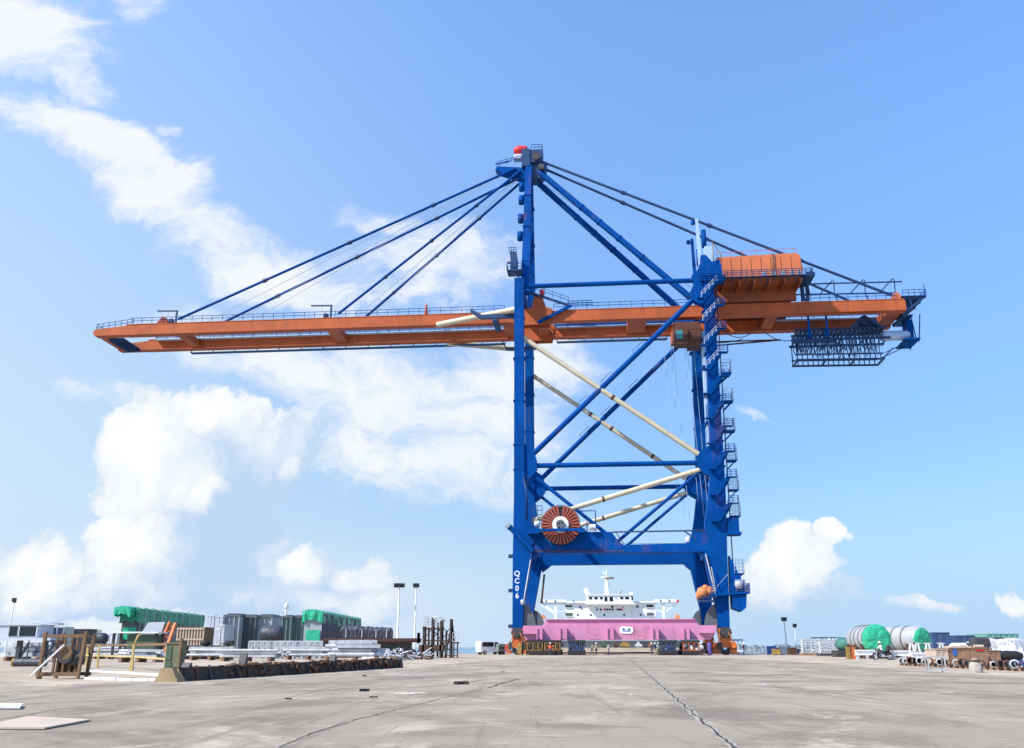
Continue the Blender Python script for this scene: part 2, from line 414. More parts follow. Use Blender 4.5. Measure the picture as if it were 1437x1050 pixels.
# ---------------------------------------------------------------- ground, water
def concrete(name='worn_concrete', k=1.0, warm_=1.0):
    m = bpy.data.materials.new(name); m.use_nodes = True
    nt = m.node_tree; N = nt.nodes; Lk = nt.links.new; bs = N['Principled BSDF']
    geo = N.new('ShaderNodeNewGeometry')
    def noise(scale, detail, rough, sc=(1, 1, 1), rot=0.0, dist=0.0):
        mp = N.new('ShaderNodeMapping'); mp.inputs['Scale'].default_value = sc; mp.inputs['Rotation'].default_value = (0, 0, rot)
        Lk(geo.outputs['Position'], mp.inputs['Vector'])
        n = N.new('ShaderNodeTexNoise'); n.inputs['Scale'].default_value = scale; n.inputs['Detail'].default_value = detail; n.inputs['Roughness'].default_value = rough
        n.inputs['Distortion'].default_value = dist
        Lk(mp.outputs[0], n.inputs['Vector']); return n.outputs['Fac']
    def rng(x, a, b, c, d):
        r = N.new('ShaderNodeMapRange'); r.interpolation_type = 'SMOOTHSTEP'
        for k, v in zip(('From Min', 'From Max', 'To Min', 'To Max'), (a, b, c, d)): r.inputs[k].default_value = v
        Lk(x, r.inputs['Value']); return r.outputs[0]
    def mix(f, a, b):
        n = N.new('ShaderNodeMix'); n.data_type = 'RGBA'; Lk(f, n.inputs[0])
        for i, x in ((6, a), (7, b)):
            if isinstance(x, tuple): n.inputs[i].default_value = (*x, 1)
            else: Lk(x, n.inputs[i])
        return n.outputs[2]
    big = noise(.06, 5, .6, (.8, .5, 1))
    c = mix(rng(big, .35, .65, 0, 1), (.275, .238, .186), (.335, .288, .226))
    mid = noise(.34, 9, .70, (.8, .55, 1), R(-6), .6)
    c = mix(rng(mid, .46, .62, 0, .95), c, (.18, .156, .124))
    lite = noise(.55, 10, .72, (.7, .5, 1), R(4), .8)
    c = mix(rng(lite, .51, .66, 0, .9), c, (.45, .395, .315))
    str2 = noise(1.3, 9, .74, (.55, .9, 1), R(2), 1.2)
    c = mix(rng(str2, .55, .68, 0, .7), c, (.155, .135, .108))
    str3 = noise(1.1, 9, .74, (.5, .8, 1), R(-3), 1.0)
    c = mix(rng(str3, .57, .70, 0, .7), c, (.47, .415, .335))
    warm = noise(.22, 4, .6)
    c = mix(rng(warm, .5, .72, 0, .4), c, (.31, .24, .19))
    fine = noise(9, 6, .75)
    c = mix(rng(fine, .50, .72, 0, .6), c, (.18, .165, .148))
    grit = noise(38, 4, .7)
    c = mix(rng(grit, .54, .70, 0, .5), c, (.46, .43, .39))
    oil = noise(.45, 3, .5, (1, .6, 1))
    c = mix(rng(oil, .68, .74, 0, .6), c, (.11, .10, .092))
    tyre = noise(1.3, 6, .7, (2.0, .04, 1), R(-5))          # tyre smears along the quay
    c = mix(rng(tyre, .54, .66, 0, .5), c, (.15, .135, .115))
    br = N.new('ShaderNodeTexBrick'); br.offset = 0; br.inputs['Scale'].default_value = 1.0
    br.inputs['Brick Width'].default_value = 7.5; br.inputs['Row Height'].default_value = 6.0; br.inputs['Mortar Size'].default_value = .022; br.inputs['Mortar Smooth'].default_value = .3
    mp = N.new('ShaderNodeMapping'); mp.inputs['Rotation'].default_value = (0, 0, R(5.4)); mp.inputs['Location'].default_value = (1.2, .6, 0)
    Lk(geo.outputs['Position'], mp.inputs['Vector']); Lk(mp.outputs[0], br.inputs['Vector'])
    jf = N.new('ShaderNodeMath'); jf.operation = 'MULTIPLY'; Lk(br.outputs['Fac'], jf.inputs[0]); jf.inputs[1].default_value = .22
    c = mix(jf.outputs[0], c, (.16, .15, .14))
    sc = N.new('ShaderNodeVectorMath'); sc.operation = 'MULTIPLY'; Lk(c, sc.inputs[0]); sc.inputs[1].default_value = (k * warm_, k, k / warm_); c = sc.outputs[0]
    Lk(c, bs.inputs['Base Color'])
    ro = rng(mid, .3, .7, .72, .9); Lk(ro, bs.inputs['Roughness']); bs.inputs['Specular IOR Level'].default_value = .12
    b = N.new('ShaderNodeBump'); b.inputs['Strength'].default_value = .35; b.inputs['Distance'].default_value = .03
    Lk(noise(14, 8, .75), b.inputs['Height']); Lk(b.outputs[0], bs.inputs['Normal'])
    return m
M['concrete'] = concrete('worn_concrete', 1.08, 1.035)
M['concrete_pale'] = concrete('pale_yard_concrete', 1.42, 1.06)
QEND = 178.0
g = MB(); g.box(-600, 600, -80, QEND, -6, 0)
struct(g.build('quay_ground', M['concrete']))
def sheet(pts, z, name, m):
    k = MB(); P = [gr(*p) if len(p) == 2 else Vector(p) for p in pts]
    k.add([(p.x, p.y, z) for p in P], [list(range(len(P)))]); return struct(k.build(name, m))
sheet([(-400, 963), (-40, 962.5), (240, 960), (420, 949), (575, 938.5), (690, 926.5), (760, 923.0), (900, 922.5), (1020, 923.5), (1120, 928.5), (1280, 941.5), (1437, 951), (1800, 975), (560, 150, 0), (560, 177.6, 0), (-560, 177.6, 0), (-560, 60, 0)], .002, 'yard_pavement', M['concrete_pale'])
def water():
    m = bpy.data.materials.new('sea_water'); m.use_nodes = True
    nt = m.node_tree; N = nt.nodes; Lk = nt.links.new; bs = N['Principled BSDF']
    bs.inputs['Base Color'].default_value = (.035, .17, .25, 1); bs.inputs['Roughness'].default_value = .22
    geo = N.new('ShaderNodeNewGeometry'); n = N.new('ShaderNodeTexNoise'); n.inputs['Scale'].default_value = .6; n.inputs['Detail'].default_value = 6
    Lk(geo.outputs['Position'], n.inputs['Vector'])
    b = N.new('ShaderNodeBump'); b.inputs['Strength'].default_value = .9; b.inputs['Distance'].default_value = .5
    Lk(n.outputs['Fac'], b.inputs['Height']); Lk(b.outputs[0], bs.inputs['Normal'])
    return m
M['sea'] = water()
s = MB(); s.add([(-30000, 150, -2.6), (30000, 150, -2.6), (30000, 40000, -2.6), (-30000, 40000, -2.6)], [(0, 1, 2, 3)])
struct(s.build('sea_water', M['sea']))

# cracks: jagged open joints in the slab, with crumbled edges
def crack(pts, w, name='pavement_crack', seed=1, edge=True):
    rnd = random.Random(seed)
    P = [gr(*p) for p in pts]
    fine = []
    for a, b in zip(P, P[1:]):
        n = max(2, int((b - a).length / .22))
        for i in range(n): fine.append(a.lerp(b, i / n))
    fine.append(P[-1])
    def strip(mb, half, z, jit):
        L, Rr = [], []
        for i, p in enumerate(fine):
            d = (fine[min(i + 1, len(fine) - 1)] - fine[max(i - 1, 0)]).normalized(); nx = Vector((-d.y, d.x, 0))
            off = .02 * math.sin(i * .7) + rnd.uniform(-.012, .012)
            wob = half * (1 + rnd.uniform(-jit, jit)); wob2 = half * (1 + rnd.uniform(-jit, jit))
            if i in (0, len(fine) - 1): wob = wob2 = half * .2
            L.append(p + nx * (off + wob) + Vector((0, 0, z))); Rr.append(p + nx * (off - wob2) + Vector((0, 0, z)))
        n = len(fine)
        mb.add(L + Rr, [(i, i + 1, n + i + 1, n + i) for i in range(n - 1)])
    mb = MB()
    if edge: mb.mi = 0; strip(mb, w * 1.0, .004, .4)
    mb.mi = 1; strip(mb, w * (.26 if edge else .45), .008, .7)
    return struct(mb.build(name, [M['crumble'], M['crackdark']]))
M['crumble'] = mat('crumbled_joint_filler', (.40, .35, .28), .9, var=.35, scale=6, bump=.6, bscale=20, dirt=(.12, .11, .10), dirt_amt=.8)
M['crackdark'] = mat('dark_joint_gap', (.045, .042, .04), .95, var=.4, scale=6)
crack([(880, 922), (899, 938), (925, 960), (950, 982), (985, 1012), (1012, 1034), (1036, 1056)], .075, seed=3)
crack([(388, 1052), (430, 1032), (500, 1010), (570, 993), (625, 979), (668, 968)], .032, seed=5)
crack([(684, 966), (705, 959), (728, 953)], .085, seed=8, edge=False)
crack([(548, 967), (600, 964), (640, 961), (676, 955)], .06, seed=9, edge=False)
crack([(1100, 948), (1180, 957), (1300, 966), (1437, 974)], .02, seed=12, edge=False)
crack([(-10, 1012), (80, 996), (200, 982), (320, 968), (440, 957)], .025, seed=13, edge=False)

# faded pale dirt and dark tar patches lying on the slab
def patch(px, py, rx, ry, m, name, seed=0, rot=0):
    rnd = random.Random(seed); c = gr(px, py); n = 26; v = []
    for i in range(n):
        a = 2 * PI * i / n; k = 1 + .25 * math.sin(3 * a + seed) + rnd.uniform(-.18, .18)
        q = Vector((math.cos(a) * rx * k, math.sin(a) * ry * k, 0)); q.rotate(Matrix.Rotation(rot, 3, 'Z'))
        v.append((c.x + q.x, c.y + q.y, .004))
    mb = MB(); mb.add(v, [list(range(n))]); return struct(mb.build(name, m))
M['tar'] = mat('tar_patch', (.20, .19, .18), .85, var=.25, scale=2)
M['spill'] = mat('dried_cement_spill', (.56, .50, .42), .85, var=.15, scale=3)
patch(877, 966, .55, .28, M['spill'], 'cement_spill_patch', 2)
patch(568, 973, .5, .5, M['spill'], 'cement_spill_patch', 6)
patch(1072, 961, .3, .2, M['spill'], 'cement_spill_patch', 4)
patch(575, 950, 1.1, .8, M['tar'], 'tar_patch', 5)
# ---------------------------------------------------------------- the ship-to-shore crane
YAW = R(5.4)
CR = thing('container_crane', 'giant blue ship-to-shore gantry crane with a long orange boom, standing over the pink beam', 'crane', (0, 150, 0), -YAW)
def cw(a, b, z):                                        # crane axes -> world
    return Vector((a * math.cos(YAW) + b * math.sin(YAW), 150 - a * math.sin(YAW) + b * math.cos(YAW), z))
BF = 23.0
def part(name, mb, m, parent=None, label=None, bevel=0):
    o = mb.build(name, m, CR if parent is None else parent, bevel)
    if label: o['label'] = label
    return o
# legs
LEGL = [(.15, 4.0), (.2, 15), (.4, 25), (.5, 63.3), (2.1, 63.3), (2.1, 29), (2.6, 24.5), (3.3, 20.6), (3.3, 15.0), (1.9, 7.7), (1.75, 4.0)]
LEGR = [(33.75, 4.0), (34.1, 15), (34.5, 25), (34.85, 64), (33.2, 64), (32.9, 48), (32.5, 29), (31.7, 24), (31.0, 20.6), (30.5, 15.0), (31.8, 7.7), (32.1, 4.0)]
for b in (0, BF):
    for poly in (LEGL, LEGR):
        lg = MB(); lg.prism(poly, b - .95, b + .95)
        o = part('leg', lg, M['blue'])
        # plate seams and stiffener bands, a pale access line
        sm = MB()
        x0, x1 = (.35, 2.2) if poly is LEGL else (32.7, 34.75)
        for z in (29.2, 33.4, 41, 48.5, 56):
            sm.box(x0 - .1, x1 + .05, b - 1.0, b + 1.0, z, z + .16)
        part('leg_band', sm, M['blue'], o)
# node plates at the landing tie
for b in (0, BF):
    n = MB()
    n.prism([(2.0, 27.2), (3.4, 28.2), (4.2, 29.4), (4.2, 30.7), (3.7, 32.4), (2.0, 33.6)], b - .6, b + .6)
    n.prism([(32.6, 27.4), (31.2, 28.2), (30.3, 29.3), (30.3, 30.8), (30.9, 31.8), (32.7, 33.0)], b - .6, b + .6)
    part('gusset_plate', n, M['blue'])
    n = MB()
    n.prism([(33.0, 57.0), (31.4, 58.0), (30.6, 59.3), (31.6, 61.2), (31.2, 62.6), (33.2, 64.6)], b - .6, b + .6)
    part('gusset_plate', n, M['blue'])
# portal beams
pb = MB()
pb.prism([(3.0, 15.8), (31.2, 15.8), (31.2, 19.0), (29.2, 18.9), (27.8, 16.95), (17.6, 16.8), (16.1, 18.9), (3.0, 19.0)], -.75, .75)
pb.prism([(2.9, 15.85), (4.6, 15.85), (4.3, 15.3), (3.2, 14.6)], -.7, .7)
pb.prism([(31.3, 15.85), (29.6, 15.85), (29.9, 15.3), (31.0, 14.6)], -.7, .7)
pb.box(3.2, 31.0, -.95, .95, 15.62, 15.8)
part('portal_beam', pb, M['blue'])
rl = MB(); rl.box(3.4, 18.0, -.97, -.9, 15.82, 15.96)
part('beam_flange', rl, M['rust'], label='rust-streaked lower flange edge')
pb = MB(); pb.prism([(3.0, 15.7), (31.2, 15.7), (31.2, 18.3), (3.0, 18.3)], BF - .75, BF + .75)
pb.prism([(3.0, 15.75), (5.2, 15.75), (4.6, 15.2), (3.5, 14.4)], BF - .7, BF + .7)
pb.prism([(31.3, 15.75), (29.3, 15.75), (29.8, 15.2), (30.8, 14.4)], BF - .7, BF + .7)
part('portal_beam', pb, M['blue'])
r_ = MB(); r_.bar((16.2, -.7, 18.85), (31.0, -.7, 18.95), .22, .22); r_.bar((27.6, -.7, 18.9), (29.4, -.7, 17.6), .2, .2); r_.bar((16.8, -.7, 18.8), (18.0, -.7, 17.0), .12, .12)
part('catwalk_beam', r_, M['blue_dark'])
r_ = MB(); r_.lathe([(0, -.5), (.4, -.4), (.45, .3), (.2, .5), (0, .55)], (28.2, -.4, 17.5), 'z', 10)
part('wrapped_valve', r_, M['grey_pale'])
r_ = MB(); r_.rail([(5, BF - .6, 18.3), (30, BF - .6, 18.3)], 1.1, 1.6, .04, 2)
part('handrail', r_, M['blue'])
# sill beams along the quay, rounded end plates, bogies
for a, sgn in ((.95, 1), (32.95, -1)):
    sb = MB(); sb.box(a - .7, a + .7, -.9, BF + .9, 4.2, 5.9)
    part('sill_beam', sb, M['blue'])
    for b in (0, BF):
        gp = MB()
        for aa in (a + sgn * 1.0, ):
            pts = [(aa, 3.6)] + [(aa + sgn * 1.9 * math.cos(t), 3.6 + 4.0 * math.sin(t)) for t in [i * PI / 20 for i in range(11)]]
            gp.prism(pts, b - .5, b - .2); gp.prism(pts, b + .6, b + .9)
        part('end_plate', gp, M['grey_dark'])
for a in (.95, 32.95):
    for b in (0, BF):
        e = MB(); e.prism([(a - .95, 3.9), (a + .95, 3.9), (a + .75, 2.2), (a + 1.05, 1.1), (a - 1.05, 1.1), (a - .75, 2.2)], b - 1.6, b + 1.6)
        e.prism([(a - .7, 4.3), (a + .7, 4.3), (a + .9, 3.7), (a - .9, 3.7)], b - .8, b + .8)
        bo = part('bogie', e, M['bogie'])
        w = MB()
        w.prism([(a - .98, 3.3), (a - .5, 4.1), (a + .5, 4.1), (a + .98, 3.3), (a + .55, 2.5), (a - .55, 2.5)], b - 1.75, b - 1.62)
        for q in (-1.0, 1.0): w.prism([(a + q - .28, 1.9), (a + q + .28, 1.9), (a + q + .42, .9), (a + q - .42, .9)], b - 1.8, b - 1.5)
        w.tube((a, b - 1.95, 2.9), (a, b - 1.6, 2.9), .32, n=12)
        part('equaliser_plate', w, M['dark'], bo)
        w = MB()
        for q in (-1.35, 1.35): w.cbox((a + q, b - 1.0, 1.2), (.5, .8, .9)); w.cbox((a + q * .9, b - 1.2, .45), (.7, .5, .5)); w.path([(a + q, b - 1.4, 1.6), (a + q * .7, b - 1.8, 2.2), (a + q * .3, b - 1.7, 3.4)], .06, 5)
        part('travel_motor', w, M['bogie'], bo)
        w = MB()
        for k in (-1.25, -.4, .4, 1.25):
            w.tube((a - .35, b + k, .42), (a + .35, b + k, .42), .38, n=14)
            w.box(a - .75, a - .42, b + k - .3, b + k + .3, .25, 1.15); w.box(a + .42, a + .75, b + k - .3, b + k + .3, .25, 1.15)
        part('bogie_wheel', w, M['dark'], bo)
        bf = MB(); bf.tube((a + (1.0 if a > 5 else -.2), b - 2.3, 1.5), (a + (1.0 if a > 5 else -.2), b - 1.5, 1.5), .5, .42, 12)
        bf.box(a + .5, a + 1.5, b - 1.7, b - 1.2, .2, 1.3)
        part('buffer', bf, M['bogie'], bo)
# ties, braces
def brace(name, p, q, r, m, col=None):
    t = MB(); t.tube(p, q, r, n=12); o = part(name, t, m)
    if col is not None:
        c = MB(); P, Q = Vector(p), Vector(q)
        for f in col: c.tube(P.lerp(Q, f - .006), P.lerp(Q, f + .006), r + .05, n=12)
        part('pipe_coupling', c, M['rust'], o)
    return o
for b in (0, BF):
    brace('tie_tube', (2.6, b, 30.0), (32.4, b, 30.0), .42, M['blue'])
    d = brace('diagonal_brace', (2.4, b, 30.9), (32.6, b, 59.7), .46, M['blue'])
    h = MB()
    for f0, f1 in ((.30, .36), (.44, .5), (.62, .68)):
        p, q = Vector((2.4, b, 30.9)).lerp((32.6, b, 59.7), f0), Vector((2.4, b, 30.9)).lerp((32.6, b, 59.7), f1)
        u = Vector((-.69, 0, .72)) * .9
        h.path([p, p + u, q + u, q], .05, 4)
    part('grab_rail', h, M['blue'], d)
    brace('knee_brace', (2.4, b, 29.3), (17.7, b, 16.7), .30, M['blue'])
    brace('knee_brace', (31.6, b, 29.3), (16.4, b, 16.9), .28, M['blue'])
    brace('sea_fastening_pipe', (1.9, b, 52.5), (32.2, b, 30.3), .43, M['cream'], (.37, .5, .75) if b else (.5,))
    brace('sea_fastening_pipe', (32.0, b, 29.2), (2.6, b, 20.7), .42, M['cream'], (.58,))
    brace('sea_fastening_pipe', (.9, b, 57.8), (-14.3, 6.4 if b == 0 else 17.0, 57.7), .52, M['cream'])
brace('tie_tube', (2.0, 0, 62.0), (32.6, 0, 62.0), .42, M['blue'])
brace('tie_tube', (2.0, BF, 62.6), (32.6, BF, 62.6), .42, M['blue'])
# cross beams between near and far frames
xb = MB(); xb.box(.6, 2.0, .9, BF - .9, 61.2, 63.2); part('cross_beam', xb, M['blue'])
xb = MB(); xb.box(33.2, 34.8, .9, BF - .9, 61.0, 63.4); part('cross_beam', xb, M['blue'])
xb = MB(); xb.tube((1.3, .9, 30), (1.3, BF - .9, 30), .4); part('cross_beam', xb, M['blue'])
xb = MB(); xb.tube((33.6, .9, 30), (33.6, BF - .9, 30), .4); part('cross_beam', xb, M['blue'])
xb = MB(); xb.box(.7, 2.6, .9, BF - .9, 15.9, 17.6); part('cross_beam', xb, M['blue'])
xb = MB(); xb.box(32.0, 33.6, .9, BF - .9, 15.9, 17.6); part('cross_beam', xb, M['blue'])
# A-frame mast
for p, q in (((1.95, 4.6, 62.5), (2.35, 10.4, 92.6)), ((2.15, 18.4, 62.5), (2.35, 12.8, 92.8))):
    m_ = MB(); m_.bar(p, q, 1.45, 1.5, (1, 0, 0), 1.15, 1.2)
    o = part('mast_leg', m_, M['blue'])
    bd = MB()
    for f in (.22, .48, .72):
        c = Vector(p).lerp(q, f); bd.bar(c - Vector((0, 0, .12)), c + Vector((0, 0, .12)), 1.6, 1.6, (1, 0, 0))
    part('mast_band', bd, M['blue'], o)
lt = MB()
for i in range(7):
    f = .05 + i * .12
    lt.bar(Vector((1.95, 4.6, 62.5)).lerp((2.35, 10.4, 92.6), f), Vector((2.15, 18.4, 62.5)).lerp((2.35, 12.8, 92.8), f), .16, .16)
part('mast_lattice', lt, M['blue'])
# mast head
hd = MB(); hd.box(1.2, 5.0, 9.6, 13.6, 92.0, 94.7); hd.box(1.0, 2.6, 9.4, 13.8, 91.2, 94.9)
hd.prism([(3.0, 92.2), (5.9, 92.2), (5.4, 89.6), (4.0, 88.6), (2.6, 88.8)], 10.2, 13.0)
part('mast_head', hd, M['blue_dark'])
hs = MB(); hs.tube((3.9, 9.2, 93.0), (3.9, 13.9, 93.0), .75, n=16); hs.tube((4.8, 9.2, 90.8), (4.8, 13.9, 90.8), .6, n=16)
part('sheave', hs, M['dark'])
jb = MB(); jb.prism([(1.6, 91.4), (-4.0, 92.0), (-4.3, 91.3), (-3.4, 90.8), (1.6, 88.9)], 10.6, 12.6)
jb.bar((-4.4, 11.5, 93.0), (-1.6, 11.5, 93.4), .2, .2); jb.bar((-3.6, 11.5, 92), (-3.6, 11.5, 93.1), .15, .15)
part('mast_jib', jb, M['blue'])
jr = MB(); jr.rail([(-4, 10.6, 92.1), (.8, 10.6, 93.2)], .9, .9, .04); jr.rail([(2.9, 9.6, 94.7), (5.0, 9.6, 94.7), (5.0, 13.6, 94.7)], 1.1, .8, .04)
part('handrail', jr, M['blue'])
rd = MB()
rd.lathe([(0, -1.4), (.6, -1.3), (.95, -.7), (1.0, .2), (.9, .5), (.95, .9), (.7, 1.35), (0, 1.4)], (.65, 11.3, 95.6), 'x', 14)
part('wrapped_hoist', rd, M['red'], label='bright red tarpaulin-wrapped bundle on the mast head')
hb = MB(); hb.box(-.7, 1.4, 10.6, 12.2, 93.6, 94.5); part('hoist_bracket', hb, M['grey_pale'])
# small baskets and a lamp platform on the mast
for z in (75, 79, 83.3, 86.4):
    k = MB(); f = (z - 62.5) / 30; c = Vector((1.95, 4.6, 62.5)).lerp((2.35, 10.4, 92.6), f)
    k.ring((c.x - 1.25, c.y, c.z), .55, .08, 1.6, 'z', 12); k.tube((c.x - 1.25, c.y, c.z - .85), (c.x - 1.25, c.y, c.z - .7), .55, n=12)
    k.bar((c.x - 1.25, c.y, c.z - .75), (c.x, c.y, c.z - .75), .15, .15)
    part('ladder_cage', k, M['blue'])
lp = MB(); lp.box(-1.2, 1.6, 2.6, 5.6, 66.3, 66.5); lp.box(-.6, .7, 3.0, 4.4, 66.5, 68.2); lp.prism([(-.5, 68.2), (.8, 68.2), (.5, 70.2), (-.8, 70.4)], 3.2, 4.2); lp.bar((-1.2, 3, 66.3), (1.4, 3, 64.8), .16, .16)
o = part('lamp_platform', lp, M['blue_dark'])
lr = MB(); lr.rail([(1.4, 2.6, 66.5), (-1.2, 2.6, 66.5), (-1.2, 5.6, 66.5)], 1.1, .8, .04); lr.rail([(-.9, 3.2, 70.3), (.5, 3.2, 70.2)], .8, .5, .04)
part('handrail', lr, M['blue'], o)
fl = MB(); fl.box(-1.2, -.7, 3.0, 4.2, 68.2, 68.8); part('floodlight', fl, M['galv'], o)
# A-frame back legs
for p, q in (((4.3, 10.4, 90.2), (31.6, 7.0, 61.6)), ((3.2, 12.9, 90.0), (30.6, 15.6, 62.4))):
    t = MB(); t.tube(p, q, .60, n=12); o = part('back_leg', t, M['blue'])
    c = MB()
    for f in (.3, .42, .55, .7): c.tube(Vector(p).lerp(q, f - .004), Vector(p).lerp(q, f + .004), .7, n=12)
    part('leg_band', c, M['blue'], o)
# stays
for b, bt, nm in ((7, 10.4, 0), (16, 12.9, 1)):
    for p, q in (((-.3, bt, 91.2 if not nm else 90.2), (-64.2, b, 60.7)), ((.7, bt, 90.6 if not nm else 89.6), (-33.2, b, 60.7)), ((4.9, bt, 92.4), (67.3, b, 60.4))):
        t = MB(); t.tube(p, q, .26, n=8); o = part('stay_bar', t, M['blue_dark'] if p[0] > 3 else M['blue'])
        c = MB()
        for f in (.25, .5, .75): c.tube(Vector(p).lerp(q, f - .006), Vector(p).lerp(q, f + .006), .42, n=8)
        part('stay_joint', c, M['blue_dark'], o)
for i, (p, q) in enumerate((((-2.5, 11.2, 91.5), (-61, 9.5, 60.3)), ((-2.5, 11.8, 91.3), (-58.5, 12.5, 60.3)), ((-2.5, 12.2, 91.2), (-57, 14.5, 60.3)),
                            ((.4, 11.4, 90), (-31.5, 10, 60.3)), ((.4, 11.8, 90), (-30.5, 13, 60.3)), ((5, 11.2, 90), (34, 10, 66)), ((5, 12, 88.5), (33.6, 13, 65)))):
    w = MB(); w.tube(p, q, .05, n=5, caps=False); part('wire_rope', w, M['grey'])
# girders
def girder(b, hw, x0, x1, tip):
    g_ = MB()
    poly = [(x0, 57.62)] + tip + [(x1 - .3, 59.68), (x1, 59.35), (x1, 57.62)]
    g_.prism(poly, b - hw, b + hw)
    for z in (57.66, 59.66): g_.box(x0 + 6, x1 - .2, b - hw - .07, b + hw + .07, z - .06, z + .06)
    return g_
o = part('boom_girder', girder(7, .8, -80.0, 2.6, [(-80.4, 58.3), (-80.0, 58.9), (-73, 59.55)]), M['orange'])
o = part('boom_girder', girder(16, .8, -80.0, 2.6, [(-80.4, 58.3), (-80.0, 58.9), (-73, 59.55)]), M['orange'])
for b in (7, 16):
    part('trolley_girder', girder(b, .8, 3.0, 68.6, [(3.0, 59.62)]), M['orange'])
    k = MB()
    k.prism([(1.6, 57.0), (6.2, 57.0), (6.8, 59.9), (5.6, 60.4), (4.9, 62.6), (3.6, 63.0), (3.0, 60.3), (1.6, 60.0)], b - 1.0, b - .82)
    k.prism([(1.6, 57.0), (6.2, 57.0), (6.8, 59.9), (5.6, 60.4), (4.9, 62.6), (3.6, 63.0), (3.0, 60.3), (1.6, 60.0)], b + .82, b + 1.0)
    part('boom_hinge', k, M['orange'])
    st = MB()
    for a in (-58, -41, -22, 14, 31, 41, 52.5):
        st.box(a - .04, a + .04, b - .82, b + .82, 57.86, 59.52)
    part('girder_seam', st, M['orange'])
for a, w in ((-64, 1.6), (-34.5, 2.2), (-1.5, 1.8), (4.8, 1.8), (22, 3.4), (46, 2.0), (67.2, 2.6)):
    k = MB(); k.box(a - w / 2, a + w / 2, 7.85, 15.15, 57.85, 59.2); part('cross_beam', k, M['orange'])
k = MB(); k.prism([(-80.3, 58.0), (-79.9, 58.85), (-78.4, 58.95), (-78.6, 57.8)], 7.9, 15.1); part('boom_tip_beam', k, M['orange'])
k = MB(); k.box(-78.2, -75.2, 8.2, 14.9, 57.5, 57.72)
for i in range(7): k.box(-78.2, -75.2, 8.6 + i, 8.75 + i, 57.1, 57.5)
part('tip_platform', k, M['blue_dark'])
k = MB(); k.rail([(-80.2, 7, 59.0), (-73, 7, 59.9)], 1.2, 1.2, .04); k.rail([(-80.2, 7, 59), (-80.2, 16, 59)], 1.2, 1.5, .04)
part('handrail', k, M['blue'])
for b in (6.4, 16.6):
    k = MB(); k.rail([(-73, b, 59.9), (-2, b, 59.9)], 1.1, 2.0, .04); part('handrail', k, M['blue'])
    k = MB(); k.rail([(7, b, 59.9), (31, b, 59.9)], 1.1, 2.0, .04); part('handrail', k, M['blue'])
k = MB(); k.rail([(51, 6.4, 59.9), (67, 6.4, 59.9)], 1.1, 1.6, .04); part('handrail', k, M['blue'])
# walkways: overhanging gratings with rails, under the far girder and inside both
def walkway(a0, a1, b0, b1, z, hang):
    k = MB(); k.box(a0, a1, b0, b1, z - .08, z)
    n = int((a1 - a0) / 4.5)
    for i in range(n + 1):
        a = a0 + (a1 - a0) * i / n
        k.bar((a, (b0 + b1) / 2, z), (a, (b0 + b1) / 2, z + hang), .14, .14)
    o = part('walkway', k, M['blue_dark'])
    return o
walkway(-66, -3, 17.0, 18.2, 57.4, .45)
walkway(7, 28, 17.0, 18.2, 57.4, .45)
for a0, a1 in ((-72, -3), (7, 30), (48, 66)):
    k = MB(); k.box(a0, a1, 14.2, 15.15, 59.3, 59.42); o = part('walkway', k, M['blue_pale'])
    k = MB(); k.rail([(a0, 14.2, 59.42), (a1, 14.2, 59.42)], 1.1, 2.2, .045, 3); part('handrail', k, M['blue'], o)
# little hoists and a cone on the boom
for a in (-65.5, -35.5):
    k = MB(); k.bar((a + .9, 7, 59.9), (a + .9, 7, 62.5), .3, .3); k.bar((a + 1.1, 7, 62.4), (a - 3.0, 7, 62.5), .22, .25); k.box(a - .4, a + .4, 6.6, 7.4, 60, 60.7); k.bar((a - .8, 7, 62.4), (a - .8, 7, 61.2), .05, .05)
    part('davit', k, M['blue_dark'])
k = MB(); k.prism([(-68.2, 59.9), (-66.0, 59.9), (-66.5, 61.0), (-67.2, 61.3)], 6.6, 7.4); part('stay_lug', k, M['orange'])
k = MB(); k.tube((-16.6, 7, 59.9), (-16.6, 7, 61.9), .38, .2, 10); part('signal_post', k, M['orange'])
k = MB(); k.tube((67.4, 6.7, 60.4), (67.4, 7.3, 60.4), .75, n=16); part('end_sheave', k, M['house'])
# inclined struts at the hinge and boom support bracket
k = MB(); k.bar((2.2, 5.4, 63.2), (10.0, 6.6, 60.6), .35, .35); part('hinge_strut', k, M['blue_dark'])
k = MB(); k.bar((10.2, 5.9, 60.4), (4.2, 5.6, 57.2), .5, .5); part('hinge_strut', k, M['blue'])
k = MB(); k.rail([(2.4, 5.0, 63.6), (9.8, 6.0, 60.9)], 1.1, 1.5, .04); k.rail([(9.6, 6.2, 60.2), (14, 6.2, 60.2)], 1.2, .9, .05, 3); part('handrail', k, M['blue'])
k = MB(); k.tube((4.9, 6.2, 63.4), (4.9, 7.2, 63.4), .5, n=12); part('warning_light', k, M['red'])
k = MB(); k.prism([(.4, 57.4), (-5.5, 57.4), (-7.5, 58.6), (-7.5, 58.0), (-5.6, 56.7), (.4, 56.7)], 1.0, 1.8); k.box(-3.6, -2.6, 1.0, 7, 56.2, 56.6); part('boom_latch', k, M['blue_dark'])
k = MB(); k.box(-2.8, 3.0, 17.0, 18.4, 56.2, 56.5); k.bar((-2.7, 17.2, 56.3), (-3.6, 17.2, 57.9), .2, .2); k.bar((2.9, 17.2, 56.3), (3.6, 17.2, 57.9), .2, .2); part('hinge_platform', k, M['blue_dark'])
